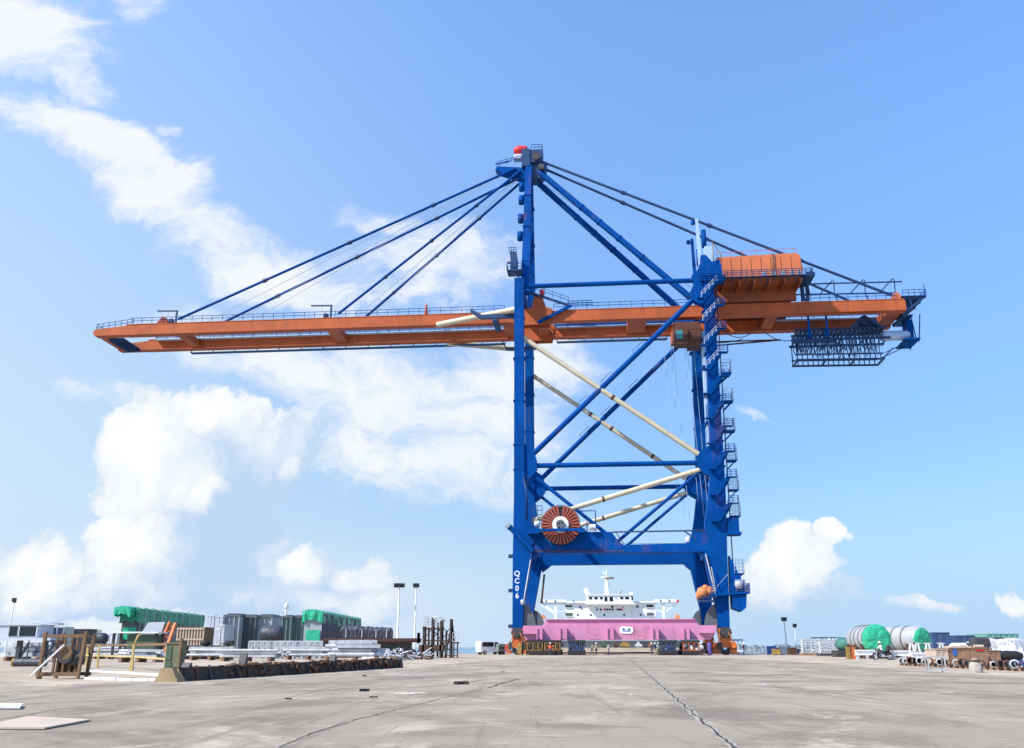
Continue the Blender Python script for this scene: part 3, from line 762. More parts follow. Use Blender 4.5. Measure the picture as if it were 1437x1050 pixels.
# machinery house with ribbed floor, walkway
HX0, HX1, HB0, HB1, HZ0, HZ1 = 35.8, 50.4, 2.4, 19.5, 62.9, 67.5
k = MB(); k.prism([(HX0, HZ0), (HX1 + .2, HZ0), (HX1 + .4, HZ0 + 1.6), (HX1, HZ1 - .5), (HX1 - .5, HZ1), (HX0 + .4, HZ1 - .3), (HX0, HZ1 - .9)], HB0, HB1)
for i in range(9):
    a = HX0 + .8 + i * 1.72
    k.box(a, a + .12, HB0 - .12, HB0, HZ0 + .1, HZ1 - .5)
hm = part('machinery_house', k, M['house'])
k = MB(); k.box(HX0 + .4, HX1 - .4, 1.6, HB1, 62.45, 62.75)
for i in range(6): k.prism([(HX0 + 1.0 + i * 2.6, 62.45), (HX0 + 1.5 + i * 2.6, 62.45), (HX0 + 1.4 + i * 2.6, 61.7), (HX0 + 1.1 + i * 2.6, 61.7)], 1.6, 18)
k.box(HX0 + .4, HX1 - .4, 5.9, 6.5, 60.0, 62.45); k.box(HX0 + .4, HX1 - .4, 15.6, 16.2, 60.0, 62.45)
part('house_floor', k, mat('underside_shade_brown', (.26, .065, .02), .6, var=.3, dirt=(.10, .035, .02), dirt_amt=.7), hm)  # browner than the house sheet: underside shade put into the colour
k = MB(); k.box(34.2, HX1 + 1.6, 1.0, 2.3, 62.75, 62.88); k.rail([(34.2, 1.0, 62.88), (HX1 + 1.6, 1.0, 62.88), (HX1 + 1.6, 6, 62.88)], 1.1, 1.1, .05, 3)
for i in range(14): k.bar((34.8 + i * 1.2, 1.0, 62.75), (34.8 + i * 1.2, 2.4, 61.9), .1, .1)
part('house_walkway', k, M['blue_dark'], hm)
k = MB()
for a in (43.5, 45.1, 46.7, 48.3, 49.6): k.box(a, a + .7, 1.1, 1.5, 63.0, 63.7)
part('equipment_box', k, M['white'], hm)
k = MB(); k.rail([(HX0 + .4, HB0 + .3, HZ1 - .3), (HX1 - .5, HB0 + .3, HZ1)], 1.0, 2.4, .03, 1); part('roof_rail', k, M['orange'], hm)
k = MB(); k.path([(HX1 - 4.6, HB0 - .25, HZ0 + .3), (HX1 - 4.6, HB0 - .25, HZ1), (HX1 - 4.6, HB0 + .6, HZ1 + .1)], .09); part('drain_pipe', k, M['dark'], hm)
# tower top block, posts carrying the back stays
k = MB(); k.box(32.6, 36.4, -.9, 1.4, 61.6, 64.6); k.prism([(33.0, 64.6), (36.2, 64.6), (36.2, 65.4), (34.8, 65.1), (33.8, 66.4), (33.0, 66.4)], -.8, 1.2)
o = part('leg_head', k, M['blue'])
k = MB(); k.box(34.0, 35.3, 1.4, 3.2, 64.2, 69.0); part('electrical_cabinet', k, M['blue_pale'], o)
k = MB(); k.rail([(32.4, -1.2, 61.6), (36.8, -1.2, 61.6), (36.8, 2.0, 61.6)], 1.1, .8, .05, 3); k.box(32.4, 36.8, -1.3, -.9, 61.4, 61.6); part('handrail', k, M['blue'], o)
k = MB(); k.path([(35.0, -1.3, 64.9), (35.0, -1.3, 68.6), (36.4, -1.0, 66.2), (36.4, -1, 65.0)], .09); part('hoist_frame', k, M['ochre'], o)
for b, zt in ((7, 77.0), (16, 77.2)):
    k = MB(); k.bar((33.9, b, 62), (33.6, b, zt), .75, .75, (1, 0, 0), .5, .5); o = part('stay_post', k, M['blue_pale'] if b == 7 else M['blue'])
    k = MB(); k.ring((34.7, b, zt - 4), .45, .07, 3.4, 'z', 10); k.tube((32.9, b, zt - 1), (32.9, b, zt - .4), .4, n=10); part('ladder_cage', k, M['blue'], o)
# elevator shaft between the legs
k = MB(); k.box(33.1, 34.4, 6.6, 8.2, 16, 55)
sh = part('elevator_shaft', k, M['blue_pale'])
k = MB()
for z in range(18, 55, 5): k.box(32.9, 34.6, 5.6, 8.4, z, z + .35); k.bar((33.7, 5.6, z + .2), (33.7, .9, z + .2), .3, .3)
part('shaft_bracket', k, M['blue'], sh)
# zig-zag stair on the landside leg
for i in range(10):
    z = 20.3 + i * 4.2
    k = MB()
    for b in (-1.25, -1.85): k.bar((32.5, b, z), (35.3, b, z + 2.9), .10, .22)
    for j in range(10): k.box(32.55 + j * .28, 32.8 + j * .28, -1.82, -1.28, z + .15 + j * .29, z + .19 + j * .29)
    o = part('stair_flight', k, M['blue'])
    k = MB(); k.rail([(32.5, -1.9, z), (35.3, -1.9, z + 2.9)], 1.0, 1.0, .035, 2)
    part('handrail', k, M['grey_pale'] if i > 5 else M['blue'], o)
    k = MB(); k.box(34.6, 36.3, -2.0, -.9, z + 2.75, z + 2.85); k.box(31.9, 32.9, -2.0, -.9, z - .1, z)
    k.prism([(34.2, z + 2.75), (35.4, z + 2.75), (34.4, z + 1.0)], -1.1, -.95)
    k.bar((34.6, -1.5, z + 2.8), (31.9, -1.5, z - .05), .06, .06)
    k.rail([(34.7, -2.0, z + 2.85), (36.3, -2.0, z + 2.85), (36.3, -.9, z + 2.85)], 1.1, .8, .035, 3)
    part('stair_landing', k, M['blue'])
# caged platforms on the outer face, with brackets, ladder
lad = MB()
for b in (-.25, .25): lad.bar((34.95, b, 10), (35.35, b, 61), .1, .1)
part('ladder', lad, M['blue_dark'])
for z in (47.2, 42.3, 37.3, 32.4, 27.6, 23.4, 14.4, 11.2):
    k = MB(); off = 34.9 + (z - 10) * .008
    k.box(off, off + 1.6, -1.0, 1.0, z - 2.3, z - 2.15)
    k.bar((off, -.8, z - 3.6), (off + 1.3, -.8, z - 2.3), .16, .16); k.bar((off, .8, z - 3.6), (off + 1.3, .8, z - 2.3), .16, .16)
    o = part('rest_platform', k, M['blue'])
    k = MB(); k.rail([(off + .1, -1, z - 2.15), (off + 1.6, -1, z - 2.15), (off + 1.6, 1, z - 2.15), (off + .1, 1, z - 2.15)], 2.2, .45, .03, 4)
    part('safety_cage', k, M['blue_pale'], o)
k = MB(); k.box(34.4, 36.2, -1.2, 1.2, 18.6, 20.9); k.box(34.2, 36.5, -1.4, 1.4, 18.2, 18.6); part('switch_cabin', k, M['blue'])
# lower electrical pod with railing
k = MB(); k.prism([(31.0, 8.7), (37.0, 9.1), (37.0, 9.4), (31.0, 9.1)], -2.2, 1.6)
k.prism([(34.3, 8.9), (36.5, 8.9), (36.3, 7.0), (35.6, 6.4), (34.3, 6.9)], -1.9, 1.2)
k.prism([(34.4, 15.0), (36.0, 11.5), (36.4, 9.4), (34.2, 9.4)], -.9, .9)
o = part('electrical_pod', k, M['blue'])
k = MB(); k.rail([(31.2, -2.2, 9.3), (37.0, -2.2, 9.4), (37.0, 1.6, 9.4)], 1.2, .7, .04, 3); part('handrail', k, M['blue'], o)
k = MB(); k.lathe([(0, -.7), (.65, -.5), (.7, .4), (0, .6)], (35.4, -1.9, 10.4), 'x', 12); part('cable_drum', k, M['grey'], o)
k = MB(); k.bar((31.4, -1.6, 13.2), (31.9, -1.6, 9.4), .12, .12); k.bar((30.7, -1.2, 15.2), (31.9, -1.2, 8.6), .18, .18); k.bar((34, -1.4, 12.2), (31.3, -1.4, 9.3), .06, .06); part('cable_pipe', k, M['galv'])
# wrapped winch beside the landside leg
k = MB(); k.box(29.2, 31.6, -2.0, .6, 7.9, 8.15); k.rail([(29.2, -2, 8.15), (31.4, -2, 8.15)], .6, .8, .04); wp = part('winch_platform', k, M['blue_dark'])
k = MB()
for c, r in (((29.9, -.9, 9.3), .95), ((30.9, -.7, 9.5), .85), ((29.5, -.8, 8.9), .7), ((30.4, -.9, 10.0), .55)):
    k.lathe([(0, -r), (r * .75, -r * .7), (r, -.1), (r * .9, r * .5), (r * .45, r * .9), (0, r)], c, 'x', 9)
part('wrapped_winch', k, mat('orange_wrap', (.62, .21, .07), .6, var=.3, scale=2.5, bump=.8, bscale=3, dirt=(.2, .07, .03), dirt_amt=.7), wp, label='winch wrapped in orange plastic')
# cable reel
RC = Vector((8.0, -1.7, 20.0))
k = MB()
for i in range(30):
    a0 = 2 * PI * (i + .10) / 30; a1 = 2 * PI * (i + .76) / 30
    if i in (7,): continue
    v = []
    for y in (-.16, .16):
        for r, a in ((1.35, a0), (3.1, a0), (3.1, a1), (1.35, a1)): v.append((RC.x + r * math.cos(a), RC.y + y, RC.z + r * math.sin(a)))
    k.add(v, [(0, 1, 2, 3), (7, 6, 5, 4), (0, 4, 5, 1), (1, 5, 6, 2), (2, 6, 7, 3), (3, 7, 4, 0)])
reel = part('cable_reel', k, M['reel'])
k = MB(); k.tube(RC + Vector((0, .22, 0)), RC + Vector((0, .4, 0)), 3.0, n=36); k.ring(tuple(RC), 3.16, .1, .3, 'y', 36); part('reel_back', k, M['dark'], reel)
k = MB(); k.tube(RC + Vector((0, -.5, 0)), RC + Vector((0, .2, 0)), 1.3, 1.38, 24); part('reel_hub', k, M['white'], reel)
k = MB(); k.tube(RC + Vector((0, -.8, 0)), RC + Vector((0, -.5, 0)), .7, n=12)
for i in range(5):
    a = i * 2 * PI / 5; k.tube(RC + Vector((.55 * math.cos(a), -.95, .55 * math.sin(a))), RC + Vector((.55 * math.cos(a), -.5, .55 * math.sin(a))), .22, n=8)
part('reel_motor', k, M['grey_dark'], reel)
k = MB(); k.box(2.8, 11.9, -3.0, -2.35, 18.85, 19.25); k.box(2.8, 4.6, -3.0, -.7, 18.5, 18.85); k.prism([(3, 19), (5, 19), (3, 16.5)], -.95, -.75); k.box(10.8, 11.9, -3.0, -.7, 18.6, 18.85)
part('reel_platform', k, M['blue'])
k = MB(); k.path([(13.6, -.8, 19), (13.6, -.8, 22.3), (11.2, -.8, 22.3)], .11); k.path([(12.2, -.8, 19), (12.2, -.8, 20.6)], .1); part('reel_guide', k, M['blue'])
k = MB(); k.lathe([(0, -.5), (.5, -.4), (.55, .4), (0, .5)], (4.2, -1.4, 20.2), 'x', 10); k.tube((12.6, -1.2, 19.6), (13.6, -1.2, 19.6), .5, n=10); part('wrapped_motor', k, M['tarp_white'])
# tilted fender tube and lamps on the waterside leg
k = MB(); k.tube((-.1, -1.3, 19.6), (3.5, -1.3, 15.9), .42, n=10); k.tube((-.3, -1.3, 19.8), (-.1, -1.3, 19.6), .5, n=10); part('hydraulic_strut', k, M['blue'])
k = MB(); k.tube((-.65, -1.3, 20.15), (-.12, -1.3, 19.62), .46, n=10); part('strut_cap', k, M['grey'])
for z in (15.2, 9.8, 4.3):
    k = MB(); k.box(-.55, .15, -.5, .1, z - .25, z + .3); k.bar((.1, -.2, z), (.5, -.2, z), .1, .1); part('side_lamp', k, M['blue_dark'])
k = MB(); k.path([(3.1, -1.05, 14.6), (2.0, -1.05, 8.4), (1.9, -1.1, 7.6)], .10); k.lathe([(0, -.5), (.3, -.4), (.35, .3), (0, .4)], (1.8, -1.1, 8.0), 'z', 8); part('cable_pipe', k, M['galv'])
k = MB(); k.path([(3.9, BF - 1.1, 14.0), (3.3, BF - 1.1, 8.8)], .2); part('cable_pipe', k, M['rust'])
k = MB(); k.path([(2.0, -1.0, 28), (2.5, -1.0, 25), (2.4, -1.0, 21)], .12); k.rail([(3.5, -1, 21), (5, -1, 21)], 2.2, .7, .05, 3); part('handrail', k, M['blue_dark'])
# painted number, reading downwards
for i, ch in enumerate("QC06"):
    text_mesh(ch, 1.15, M['white'], 'leg_number', CR, (.9, -.962, 12.4 - i * 1.15), (PI / 2, 0, 0))
# trolley with operator cabin, ropes
k = MB(); k.box(28.4, 33.0, 8.0, 15.0, 55.0, 57.0)
for a in (28.6, 32.4):
    for b in (8.2, 14.3): k.box(a, a + .5, b, b + .5, 57.0, 57.3)
tr = part('trolley', k, M['orange'])
k = MB(); k.box(28.2, 30.5, 5.2, 7.9, 52.7, 55.2); k.box(30.7, 32.9, 5.6, 9.4, 52.2, 55.0); k.box(28.6, 33, 6.0, 8.2, 55.2, 56.6); k.box(28.4, 30.6, 5.15, 8, 52.3, 52.7); k.bar((28.0, 5.4, 53.6), (33, 5.4, 53.6), .1, .1); k.bar((30.6, 5.2, 52.4), (30.6, 5.2, 55.2), .12, .12)
cb = part('operator_cabin', k, mat('brown_cabin_paint', (.105, .034, .017), .65, var=.4, dirt=(.1, .04, .03), dirt_amt=.7), tr)
k = MB(); k.box(28.6, 29.7, 5.14, 5.22, 53.2, 54.8); part('cabin_window', k, M['glass_teal'], tr)
for i in range(6):
    p = (26.5 + i * 1.1 + (i % 2) * .4, 8.5 + (i % 3) * 2.6, 55.2); q = (27.8 + i * 1.1, 8.8 + (i % 3) * 2.4, 25 - i % 3 * 2)
    w = MB(); w.tube(p, q, .035, n=4, caps=False); part('hoist_rope', w, M['blue_pale'])
# rope-support truss on the landside girder
k = MB(); TB = 9.5
k.bar((51.6, TB, 64.4), (69.6, TB, 64.2), .22, .22); k.bar((50.6, TB, 62.4), (67.8, TB, 62.1), .22, .22)
for a in (52.2, 57.6, 63.0, 68.2):
    k.bar((a, TB, 62.2), (a + .1, TB, 64.8 if a > 55 else 64.3), .15, .15); k.bar((a - 2.6, TB, 62.3), (a - .1, TB, 64.9 if a > 55 else 64.3), .2, .2); k.bar((a, TB, 62.1), (a, TB - 1.8, 59.9), .18, .18)
part('rope_truss', k, M['blue_dark'])
k = MB(); k.box(50.9, 52.4, 1.0, 6.4, 62.6, 63.2); k.box(50.9, 51.5, 6, 6.5, 59.9, 62.6); k.box(51.8, 52.3, 6, 6.5, 59.9, 62.6); k.bar((50.8, 1.2, 62.6), (52.4, 6, 61), .2, .2); part('stair_frame', k, M['blue_dark'])
# end of girder: sheave frame, cantilever platform, wrapped rope drums
k = MB()
for b in (8.6, 11.4, 14.2):
    k.bar((68.6, b, 57.6), (72.6, b, 60.7), .32, .4); k.bar((68.6, b, 60.6), (73.0, b, 60.8), .3, .35); k.bar((70.4, b, 59.0), (70.2, b, 60.7), .25, .25)
k.box(68.6, 73.0, 8.2, 14.8, 60.85, 61.0); k.box(68.6, 70.4, 8.6, 14.4, 57.3, 57.6); k.box(68.7, 70.2, 9.2, 13.8, 58.4, 60.4)
o = part('end_frame', k, M['blue_dark'])
k = MB(); k.rail([(69, 8.2, 61.0), (73.0, 8.2, 61.0), (73.0, 14.8, 61.0)], 1.1, .9, .04, 2); k.bar((72.8, 8.2, 61.0), (72.8, 8.2, 63.2), .1, .1); part('handrail', k, M['blue'], o)
k = MB(); k.bar((71.6, 8.6, 57.6), (71.0, 9, 52.6), .16, .16); k.bar((70.0, 8.6, 57.6), (70.6, 9, 52.8), .16, .16); k.bar((71.6, 14, 57.6), (71.0, 13.8, 52.6), .16, .16); k.box(68.6, 71.2, 8.6, 14.2, 53.0, 53.25); k.box(69.6, 70.7, 10.2, 12.4, 53.4, 57.2); part('end_cradle', k, M['blue'], o)
k = MB(); k.lathe([(0, 0), (.85, .05), (.95, 1.0), (.86, 2.2), (.92, 3.3), (.84, 4.6), (.6, 5.0), (0, 5.1)], (65.0, 10.4, 54.3), 'x', 14); part('wrapped_drum', k, M['blue_pale'], o)
M['blue_mid'] = mat('grey_blue_cable', (.03, .09, .22), .5, var=.4, scale=2)
M['navy_steel'] = mat('navy_steel', (.004, .028, .10), .5, var=.3)
# festoon rack with hanging cable loops
k = MB()
for b in (9.6, 13.4):
    k.bar((49.6, b, 53.2), (66.4, b, 53.2), .35, .35); k.bar((49.8, b, 50.5), (64.9, b, 50.3), .22, .22); k.bar((49.8, b, 49.5), (65.0, b, 49.3), .3, .3)
    for a in [50.0 + .9 * i for i in range(17)]: k.bar((a, b, 49.4), (a, b, 50.5), .15, .15)
    k.bar((65.0, b, 49.6), (66.6, b, 51.2), .2, .2); k.bar((65.2, b, 50.4), (71, b, 53.0), .14, .14); k.bar((50, b, 49.4), (50, b, 53.2), .16, .16)
for a in (50, 54, 58, 62, 66): k.bar((a, 9.6, 53.2), (a, 13.4, 53.2), .25, .25)
for a in (50, 55, 60, 65): k.bar((a, 9.6, 49.4), (a, 13.4, 49.4), .25, .25)
k.box(49.2, 56.2, 8.8, 9.4, 52.5, 53.3)
fr = part('festoon_rack', k, M['navy_steel']); fr.location.z = .55
k = MB()
for a in (52.2, 55.3): k.bar((a, 8.4, 53.2), (a, 8.0, 57.2), .32, .32)
for a in (52.2, 55.3): k.prism([(a - .5, 53.3), (a + .5, 53.3), (a + .12, 55.2), (a - .12, 55.2)], 8.3, 8.5)
part('rack_hanger', k, M['blue'], fr)
k = MB(); rr = random.Random(4)
for i in range(19):
    a = 50.6 + i * .78
    for b in (9.3, 11.5, 13.2):
        h = rr.uniform(.0, .9); w = rr.uniform(.22, .38); a += rr.uniform(-.12, .12)
        k.path([(a - w, b, 54.6), (a - w * .9, b, 52.2), (a - w * .5, b, 51.0 + h), (a, b, 50.6 + h), (a + w * .5, b, 51.0 + h), (a + w * .9, b, 52.2), (a + w, b, 54.6)], .085, 5)
part('festoon_cable', k, M['blue_mid'], fr)
k = MB()
for i in range(20): k.box(50.2 + i * .78, 50.55 + i * .78, 9.1, 13.4, 54.5, 55.0)
k.box(50, 66, 9.5, 9.8, 55.0, 55.3); k.box(50, 66, 12.9, 13.2, 55.0, 55.3); part('cable_trolley', k, M['navy_steel'], fr)
k = MB(); k.box(61.2, 64.6, 9.6, 13, 55.6, 56.8); k.bar((59.4, 9.2, 54.8), (62.4, 9.2, 57.3), .4, .5); k.bar((62.2, 9.0, 57), (65.2, 9.0, 54.8), .4, .5); k.tube((62, 8.9, 56.4), (62, 13.2, 56.4), .8, n=14); part('rope_tensioner', k, M['navy_steel'], fr)
k = MB()
for p0, p1, sag in (((36.5, 8.6, 56.3), (43.5, 8.6, 56.2), 2.0), ((43.5, 8.6, 56.2), (49.4, 9, 53.6), 1.1), ((36, 16.5, 56.0), (42, 16.5, 56.6), .3)):
    P_, Q_ = Vector(p0), Vector(p1)
    k.path([P_.lerp(Q_, t / 12) - Vector((0, 0, sag * 4 * (t / 12) * (1 - t / 12))) for t in range(13)], .08, 5)
part('slack_cable', k, M['dark'])
k = MB(); k.box(34.5, 49, 17.0, 17.3, 56.3, 56.5); k.bar((49, 17.2, 56.4), (36, 17.2, 55.6), .2, .25); part('cable_tray', k, M['rust'])
# ---------------------------------------------------------------- pink transport beam
bm_o = thing('lifting_beam', 'long pink steel beam with a white sign, lying across the transporters under the crane', 'beam', cw(0, -3.0, 0), -YAW)
k = MB()
k.prism([(2.1, 4.35), (31.4, 4.35), (31.3, 3.4), (30.4, 2.25), (2.5, 2.2), (2.0, 3.9)], -.9, .9)
o = k.build('beam_web', M['pink'], bm_o)
k = MB(); k.prism([(5.0, 4.35), (5.6, 5.25), (28.3, 5.25), (28.9, 4.35)], -.15, .15); k.box(5.6, 28.3, -.45, .45, 5.2, 5.32); k.build('top_flange', M['pink'], bm_o)
k = MB()
for a in (4.2, 4.95, 7.75, 8.7, 14.9, 15.75, 21.7, 22.5, 26.3, 27.1): k.prism([(a, 3.95), (a + .14, 3.95), (a + .14, 2.25), (a, 2.25)], -1.75, -.9)
for a in (4.25, 7.8, 15.0, 21.75, 26.35): k.box(a + .1, a + .85, -1.5, -1.4, 2.3, 3.6)
k.build('stiffener_fin', M['pink'], bm_o)
k = MB(); k.box(28.7, 31.2, -1.6, -.9, 3.2, 3.45); k.prism([(28.9, 3.2), (31.0, 3.2), (30.6, 2.5)], -1.2, -.9); k.box(2.1, 4.2, -1.5, -.9, 3.1, 3.3); k.build('end_bracket', M['pink'], bm_o)
k = MB()
for a, b_ in ((12.3, .9), (18.9, .8), (11.9, .7), (24.6, .8)): k.bar((a, -.95, 3.9), (a + b_, -.95, 2.9), .06, .08)
for a in (13.0, 19.8): k.prism([(a - .7, 2.3), (a + .9, 2.3), (a - .3, 2.9)], -1.2, -.9)
k.build('lashing_strap', M['pink'], bm_o)
k = MB()
n = 28; v = []
for i in range(n):
    a = 2 * PI * i / n; x = 1.0 * abs(math.cos(a)) ** .5 * (1 if math.cos(a) >= 0 else -1); z = .52 * abs(math.sin(a)) ** .6 * (1 if math.sin(a) >= 0 else -1)
    v.append((17.85 + x, 3.65 + z))
k.prism(v, -1.0, -.9); sg = k.build('sign_plate', M['white'], bm_o)
k = MB(); k.prism([(17.15, 3.7), (17.4, 4.0), (17.7, 3.78), (17.55, 3.6)], -1.02, -1.002); k.prism([(17.2, 3.52), (17.9, 3.58), (18.45, 3.5), (18.45, 3.44), (17.2, 3.44)], -1.02, -1.002); k.build('sign_mark', M['sign_blue'], sg)
k = MB(); k.lathe([(0, -1.02), (.3, -1.02), (.3, -1.002), (0, -1.002)], (18.2, 0, 3.78), 'y', 14); k.build('sign_mark', M['sign_teal'], sg)

# ---------------------------------------------------------------- modular transporters
def transporter(a, col, label, length=14, w=2.43, style=0):
    t = thing('modular_transporter', label, 'transporter', cw(a, -5.2, 0), -YAW, 'self-propelled transporters under the pink beam')
    k = MB(); k.box(-w / 2, w / 2, 2.6, length, 1.25, 1.75); k.box(-w / 2 + .1, w / 2 - .1, .4, 2.7, 1.2, 1.4); k.build('load_deck', M['dark'], t)
    k = MB()
    for y in [2.9 + 1.4 * i for i in range(int((length - 3) / 1.4))]:
        for s in (-1, 1): k.bar((s * .72, y, 1.25), (s * .72, y + .35, .5), .25, .3)
    k.build('axle_arm', M['dark'], t)
    for y in [2.9 + 1.4 * i for i in range(int((length - 3) / 1.4))]:
        for s in (-1, 1):
            k = MB()
            for d in (-.24, .24): k.lathe([(.16, -.12), (.34, -.13), (.4, -.07), (.4, .07), (.34, .13), (.16, .12)], (s * .72 + d, y + .35, .4), 'x', 12)
            k.build('wheel_pair', M['black'], t)
    k = MB()
    k.box(-w / 2, w / 2, 0, .12, .68, .76); k.box(-w / 2, w / 2, 0, .12, 1.76, 1.84)
    for x in (-w / 2, -.35, .42, w / 2 - .12): k.box(x, x + .12, 0, .12, .6, 1.9)
    k.box(-w / 2, w / 2, .12, 2.4, .55, .8)
    pk = k.build('power_pack', M[col], t)
    k = MB(); rn = random.Random(int(a * 10))
    for i in range(26):
        x, z = rn.uniform(-w / 2 + .1, w / 2 - .2), rn.uniform(.65, 1.75); k.cbox((x, rn.uniform(.1, .4), z), (rn.uniform(.08, .4), .15, rn.uniform(.06, .3)))
    for i in range(7):
        x = rn.uniform(-w / 2 + .1, w / 2 - .3); k.path([(x, .05, 1.8), (x + rn.uniform(-.2, .2), -.02, 1.3), (x + rn.uniform(-.3, .4), .05, .7)], .035, 5)
    k.build('hose_bundle', M['dark'], pk)
    k = MB()
    k.box(-w / 2 + .2, -.45, .2, 2.2, .8, 1.7); k.box(-.2, .35, .25, 2.2, .8, 1.55); k.tube((.8, .2, 1.25), (.8, 1.6, 1.25), .32, n=12)
    k.build('engine', M['grey_dark'] if style else M['dark'], pk)
    k = MB(); k.box(-.3, .25, .13, .22, .85, 1.45); k.box(.55, 1.0, .13, .2, .75, 1.1); k.box(-1.05, -.6, .13, .22, 1.2, 1.6); k.build('engine_panel', M[('ochre', 'sign_blue', 'bogie', 'white')[style]], pk)
    k = MB(); k.box(-w / 2 - .12, w / 2 + .12, -.06, 2.3, .10, .66); k.box(-w / 2 - .12, w / 2 + .12, -.04, 2.3, 1.86, 2.18); k.build('skirt', M['black'], t)  # black bumper below; upper black strip stands in for shade under the beam
    k = MB(); k.box(-1.0, 1.0, 2.7, 6.2, 1.75, 2.2); k.build('support_block', M['rust'], t)
    return t
transporter(3.95, 'ochre', 'olive yellow transporter power pack under the left end of the pink beam', style=0)
transporter(6.6, 'ochre', 'bright ochre transporter power pack, second from the left under the pink beam', style=2)
transporter(10.25, 'cont_blue', 'blue transporter power pack with light panels, beside the ochre ones under the pink beam', style=1)
transporter(24.0, 'cont_blue', 'dark blue transporter power pack beside the orange one under the pink beam', style=1)
transporter(27.3, 'bogie', 'orange transporter power pack under the right end of the pink beam', style=3)
k = MB(); k.lathe([(0, 0), (.3, 0), (.33, .2), (.3, 1.7), (.2, 1.85), (0, 1.9)], (0, 0, 0), 'z', 16)
o = k.build('gas_cylinder', mat('purple_paint', (.10, .06, .28), .45), None); o.location = cw(30.1, -4.3, 0); tag(o, 'purple standing cylinder beside the orange bogie under the crane', 'cylinder')
t = thing('hose_reel', 'upright yellow hose hoop leaning beside the left orange bogie', 'hose', cw(2.0, -4.2, 0), -YAW)
k = MB(); k.ring((0, 0, .95), .95, .12, .14, 'x', 22); k.build('hose_coil', M['black'], t)
k = MB(); k.box(-.75, .0, -.2, .2, .15, 1.7); k.build('stand', M['ochre'], t)

